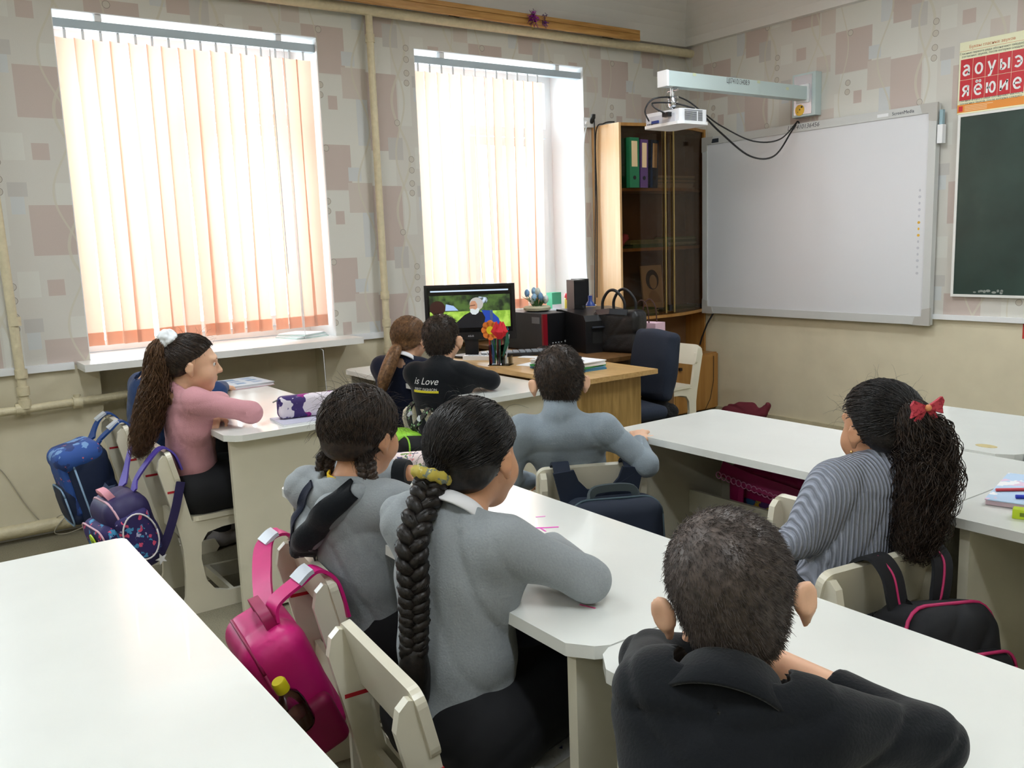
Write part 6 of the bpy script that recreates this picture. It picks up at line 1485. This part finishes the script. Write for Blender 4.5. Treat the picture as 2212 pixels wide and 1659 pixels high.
# purple backpack
M_purp=mat('dark_violet_nylon',(40,32,84),rough=.55); M_star=fabric_print('violet_flower_print',(44,34,96),[((70,150,200),34,.60),((220,80,120),38,.62),((190,190,226),46,.66)])
R=Rz(8,16,0); c=(1.378,-4.30,.345)
o,off=backpack('purple flower-print backpack with smiley badge on the chair of the girl in pink',c,(.112,.08,.14),R,M_purp,M_star,mat('pink_piping',(226,180,196)),.06,11,.003,pk=(.92,.5,.8))
pcx=wp(c,R,(.106,-.005,.0)); s=bag_sdf(pcx,(.022,.058,.088),.022,R,.005,.001,12); m=s.mesh('side_pocket'); m.transform(Matrix.Translation(-off)); link('side_pocket',m,M_star,o)
pts=[Vector(wp(pcx,R,(.023,y,z)))-off for y,z in [(.058*math.cos(a)*.97,.088*math.sin(a)*.97) for a in [2*PI*i/28 for i in range(29)]]]; bm=bmesh.new(); addtube(bm,pts,.003,6); finish(bm,'pocket_piping',mat('white_piping',(232,226,230)),o,smooth=True)
sm=np.array(wp(c,R,(.03,-.125,.02))); so=empty('smiley_badge',tuple(Vector(sm)-off)); so.parent=o; fr=Matrix(R.tolist())
bm=bmesh.new(); addprism(bm,circle(0,0,.024,.036,20),-.004,0,'y'); b_=finish(bm,'badge_disc',mat('lime_badge',(196,232,40),rough=.4),so); 
for x in (-.008,.008):
    bm=bmesh.new(); addprism(bm,circle(x,.008,.0025,.006,8),-.0048,-.004,'y'); finish(bm,'badge_eye',mat('badge_ink',(40,50,20)),so)
bm=bmesh.new(); addtube(bm,[(-.012,-.0045,-.006),(-.005,-.0045,-.015),(.005,-.0045,-.015),(.012,-.0045,-.006)],.0012,5); finish(bm,'badge_smile',mat('badge_ink',(40,50,20)),so); so.rotation_euler=fr.to_euler()
st=[]; 
for i in range(10):
    a=PI/2+2*PI*i/10; rr=.022 if i%2==0 else .009; st.append((rr*math.cos(a),rr*math.sin(a)))
bm=bmesh.new(); addprism(bm,st,0,.002,'x'); sto=finish(bm,'white_star',M_wcol,o); sto.location=Vector(wp(c,R,(.114,.03,-.115)))-off; sto.rotation_euler=fr.to_euler()
M_violet=mat('violet_webbing',(84,66,166),rough=.6)
for tx in (1.16,1.43):
    strap(o,off,[wp(c,R,((tx-1.295)*.4,.05,.13)),(tx*.6+1.33*.4,-4.26,.52),(tx,-4.215,.595),(tx,-4.175,.625),(tx+.01,-4.14,.60),(tx+.015,-4.12,.54)],(1,.0,0),.04,M_violet,.006)
strap(o,off,[(1.465,-4.13,.50),(1.47,-4.16,.40),(1.47,-4.20,.30),(1.46,-4.23,.24)],(0,1,.2),.03,M_purp,.004)
strap(o,off,[wp(c,R,(-.03,-.02,.138)),wp(c,R,(-.02,-.03,.168)),wp(c,R,(.03,-.03,.168)),wp(c,R,(.04,-.02,.138))],(0,1,.2),.025,mat('pink_handle',(232,160,176),rough=.6),.012,6,'grab_handle')
# blue backpack
M_camo=fabric_print('blue_cloud_print',(44,84,160),[((120,160,210),14,.54),((36,60,120),12,.56),((230,110,110),40,.68)]); M_navy2=mat('navy_nylon',(18,34,66),rough=.6)
R=Rz(4,12,0); c=(.72,-4.305,.375)
o,off=backpack('blue cloud-print backpack on the chair nearest the window',c,(.105,.092,.17),R,M_navy2,M_navy2,mat('pale_blue_piping',(140,170,200)),.06,17,.004,pk=(.85,.35,.5))
s=bag_sdf(wp(c,R,(0,-.015,.135)),(.108,.092,.048),.045,R,.006,.003,18); m=s.mesh('printed_flap'); m.transform(Matrix.Translation(-off)); link('printed_flap',m,M_camo,o)
s=bag_sdf(wp(c,R,(0,-.085,.02)),(.09,.02,.12),.02,R,.006,.002,19); m=s.mesh('printed_front'); m.transform(Matrix.Translation(-off)); link('printed_front',m,M_camo,o)
st2=[(-.04,0),(-.01,.012),(0,.03),(.012,.012),(.04,.014),(.018,-.008),(.022,-.03),(0,-.012),(-.025,-.022),(-.016,-.004)]
bm=bmesh.new(); addprism(bm,st2,0,.002,'x'); x_=finish(bm,'side_emblem',mat('grey_emblem',(90,106,140)),o); x_.location=Vector(wp(c,R,(.106,.03,-.02)))-off
M_bluew=mat('blue_webbing',(24,70,140),rough=.6)
for tx in (.545,.79):
    strap(o,off,[wp(c,R,((tx-.66)*.5,.07,.155)),(tx*.6+.7*.4,-4.255,.555),(tx,-4.215,.60),(tx,-4.175,.628),(tx+.01,-4.14,.60),(tx+.01,-4.125,.54)],(1,0,0),.042,M_bluew,.008)
    strap(o,off,[(tx,-4.225,.604),(tx,-4.20,.622),(tx,-4.185,.631)],(1,0,0),.043,M_refl,.010,3,'reflective_strip')
# green and black backpack
M_tri=fabric_print('black_green_geometric',(18,20,24),[((150,200,150),70,.60),((90,110,100),80,.62)]); M_lime=mat('lime_nylon',(150,214,60),rough=.5)
R=Rz(-8,-8,0); c=(1.445,-3.215,.40)
o,off=backpack('lime and black backpack behind the boy in black sweatshirt',c,(.125,.075,.125),R,M_blackp,M_tri,M_lime,.05,23,.003)
s=bag_sdf(wp(c,R,(-.03,-.02,.10)),(.09,.07,.035),.03,R,.006,.003,24); m=s.mesh('lime_top'); m.transform(Matrix.Translation(-off)); link('lime_top',m,M_lime,o)
for tx in (1.34,1.50):
    ty=-3.115-(tx-1.42)*.14
    strap(o,off,[wp(c,R,(.0+(tx-1.42)*.4,.05,.12)),((tx+1.43)/2,ty-.05,.55),(tx,ty-.03,.60),(tx,ty+.0,.628),(tx+.01,ty+.04,.58)],(1,-.1,0),.034,M_tri,.008)
    strap(o,off,[((tx*.7+1.43*.3),ty-.042,.575),(tx*.85+1.43*.15,ty-.038,.59)],(1,-.1,0),.036,M_refl,.010,3,'reflective_strip')
# navy satchel
M_nav=mat('navy_canvas',(20,32,52),rough=.75,noise=.1,nscale=14)
R=Rz(63,-10,0); c=(2.755,-3.245,.405)
o,off=backpack('navy schoolbag with shield badge on the chair of the turtleneck boy',c,(.14,.075,.14),R,M_nav,M_nav,mat('slate_piping',(60,80,90)),.05,29,.003,pk=(.8,.4,.55))
yk=[(-.13,.05),(-.115,.155),(-.075,.16),(-.06,.10),(-.03,.072),(.03,.072),(.06,.10),(.075,.16),(.115,.155),(.13,.05)]
# wide padded yoke hooked over the backrest
cb=np.array((2.617,-3.205,0)); fw=np.array((-.891,.454,0)); rt=np.array((.454,.891,0))
bm=bmesh.new(); q=lambda x,z: Vector(cb+rt*x-fw*(.062+.02*max(0,(.52-z))*3)+V3(0,0,z))-off
yp=[(-.105,.47),(-.138,.612),(-.075,.618),(-.062,.585),(-.035,.556),(0,.548),(.035,.556),(.062,.585),(.075,.618),(.138,.612),(.105,.47)]
lo_=[bm.verts.new(q(x,z)) for x,z in yp]; hi_=[bm.verts.new(q(x,z)-Vector(fw)*.012) for x,z in yp]
bm.faces.new(lo_); bm.faces.new(hi_[::-1])
for i in range(len(yp)): bm.faces.new((lo_[i],hi_[i],hi_[(i+1)%len(yp)],lo_[(i+1)%len(yp)]))
finish(bm,'padded_yoke',M_nav,o,bevel=.004)
for x in (-.108,.108): strap(o,off,[tuple(cb+rt*x-fw*.066+V3(0,0,.60)),tuple(cb+rt*x-fw*.03+V3(0,0,.632)),tuple(cb+rt*x+fw*.015+V3(0,0,.60)),tuple(cb+rt*x+fw*.03+V3(0,0,.50))],tuple(rt),.05,M_nav,.008)
strap(o,off,[wp(c,R,(-.07,-.02,.135)),wp(c,R,(-.05,-.02,.165)),wp(c,R,(.05,-.02,.165)),wp(c,R,(.07,-.02,.135))],(0,0,1),.022,mat('grey_handle',(70,80,84),rough=.6),.012,6,'grab_handle')
sh=[(-.02,.022),(.02,.022),(.02,0),(.012,-.018),(0,-.026),(-.012,-.018),(-.02,0)]
Mf=Matrix(R.tolist()).to_4x4(); Mf.translation=Vector(wp(c,R,(.075,-.112,.015)))-off
bm=bmesh.new(); addprism(bm,sh,-.003,0,'y',Mf); finish(bm,'shield_badge',mat('blue_badge',(60,110,190),rough=.5),o); bm=bmesh.new(); addprism(bm,[(-.02,.022),(.02,.022),(.02,.008),(-.02,.008)],-.0035,-.003,'y',Mf); finish(bm,'badge_band',mat('pink_badge',(206,110,160)),o); bm=bmesh.new(); addprism(bm,circle(0,-.004,.010),-.0035,-.003,'y',Mf); finish(bm,'badge_centre',mat('white_badge',(220,226,220)),o)
text('script_lettering','Mini',.026,Mf@Matrix.Translation((-.05,-.002,-.012))@Matrix.Rotation(PI/2,4,'X'),mat('orange_thread',(220,120,90)),o,extr=.0004,shear=.3)
# black bag with pink piping
M_blk=mat('black_canvas',(22,23,28),rough=.85,noise=.15,nscale=18); M_pp=mat('crimson_piping',(190,40,100),rough=.6)
R=Rz(81,-16,8); c=(3.75,-3.275,.415)
o,off=backpack('black backpack with crimson piping on the chair of the girl with bow',c,(.13,.075,.13),R,M_blk,M_blk,M_pp,.055,37,.006,pk=(.75,.5,.6))
cb=np.array((3.63,-3.28,0)); fw=np.array((-.988,.156,0)); rt=np.array((.156,.988,0))
for x,bx in ((-.045,-.04),(.105,.03)):
    P_=[wp(c,R,(bx,.02,.125)),tuple(cb+rt*(x*.6+bx*.4)-fw*.075+V3(0,0,.54)),tuple(cb+rt*x-fw*.055+V3(0,0,.605)),tuple(cb+rt*x-fw*.015+V3(0,0,.632)),tuple(cb+rt*x+fw*.03+V3(0,0,.60)),tuple(cb+rt*x+fw*.045+V3(0,0,.52))]
    s_=strap(o,off,P_,tuple(rt),.052,M_blk,.008)
    bm=bmesh.new(); addtube(bm,[Vector(p)-off+Vector(-fw)*.0045+Vector((0,0,.002)) for p in catmull(P_[:4],8)],.0028,5); finish(bm,'strap_piping',M_pp,s_,smooth=True)
# pink bag glimpsed at the ponytailed girl's chair
o,off=backpack('small dark pink backpack on the ponytailed girl chair',(.945,-3.205,.40),(.12,.06,.12),Rz(-6,-8,0),M_pinkd,M_pinkd,None,.05,41,.003)
for tx in (.85,1.03): strap(o,off,[(tx,-3.17,.50),(tx,-3.14,.59),(tx,-3.105,.627),(tx,-3.07,.58)],(1,0,0),.03,M_pinkd,.006)
# magenta bag on the desk shelf
M_mag=mat('magenta_nylon',(170,24,96),rough=.5,noise=.12,nscale=12)
o=empty('shopping_bag',(2.85,-2.60,.352),0,'magenta bag with lace trim and hanging handles on the desk shelf','bag')
s=bag_sdf((0,0,.09),(.18,.055,.085),.03,None,.006,.005,43); link('body',s.mesh('body'),M_mag,o)
ribbon('flap',catmull([(-.19,-.07,.16),(-.06,-.085,.145),(.06,-.085,.135),(.19,-.07,.115)],6),(0,.35,1),.05,.006,M_mag,o)
bm=bmesh.new()
for i in range(18):
    x=-.18+i*.0212; z=.142-.045*(i/17); addtube(bm,[(x+.011*math.cos(a),-.094,z+.011*math.sin(a)) for a in [2*PI*k/10 for k in range(11)]],.0018,4)
finish(bm,'lace_trim',mat('pink_lace',(226,150,190),rough=.7),o)['kind']='stuff'
for x in (-.09,.075): ribbon('handle',catmull([(x,-.085,.12),(x+.006,-.098,.05),(x+.02*(1 if x<0 else -1),-.096,-.04),(x+.05*(1 if x<0 else -1),-.09,-.14)],6),(1,0,.2),.022,.003,M_mag,o)
bm=bmesh.new(); addribbon(bm,[(-.10,-.0605,.05),(.12,-.0605,.05)],(0,0,1),.05,.002); finish(bm,'print_panel',fabric_print('colourful_print',(90,50,110),[((200,170,60),30,.56),((60,110,160),26,.58)]),o)
# loose white lead on the wall at lower left
cable('loose_lead',[(.006,-4.62,.40),(.008,-4.55,.33),(.008,-4.47,.15),(.02,-4.40,.045),(.10,-4.34,.10),(.106,-4.26,.05),(.106,-4.22,.10),(.105,-4.30,.105),(.108,-4.38,.03),(.11,-4.33,.01),(.11,-4.24,.03),(.03,-4.12,.06)],.0022,'thin grey lead trailing down the wall to the floor pipe',mat('grey_wire',(176,168,150)))
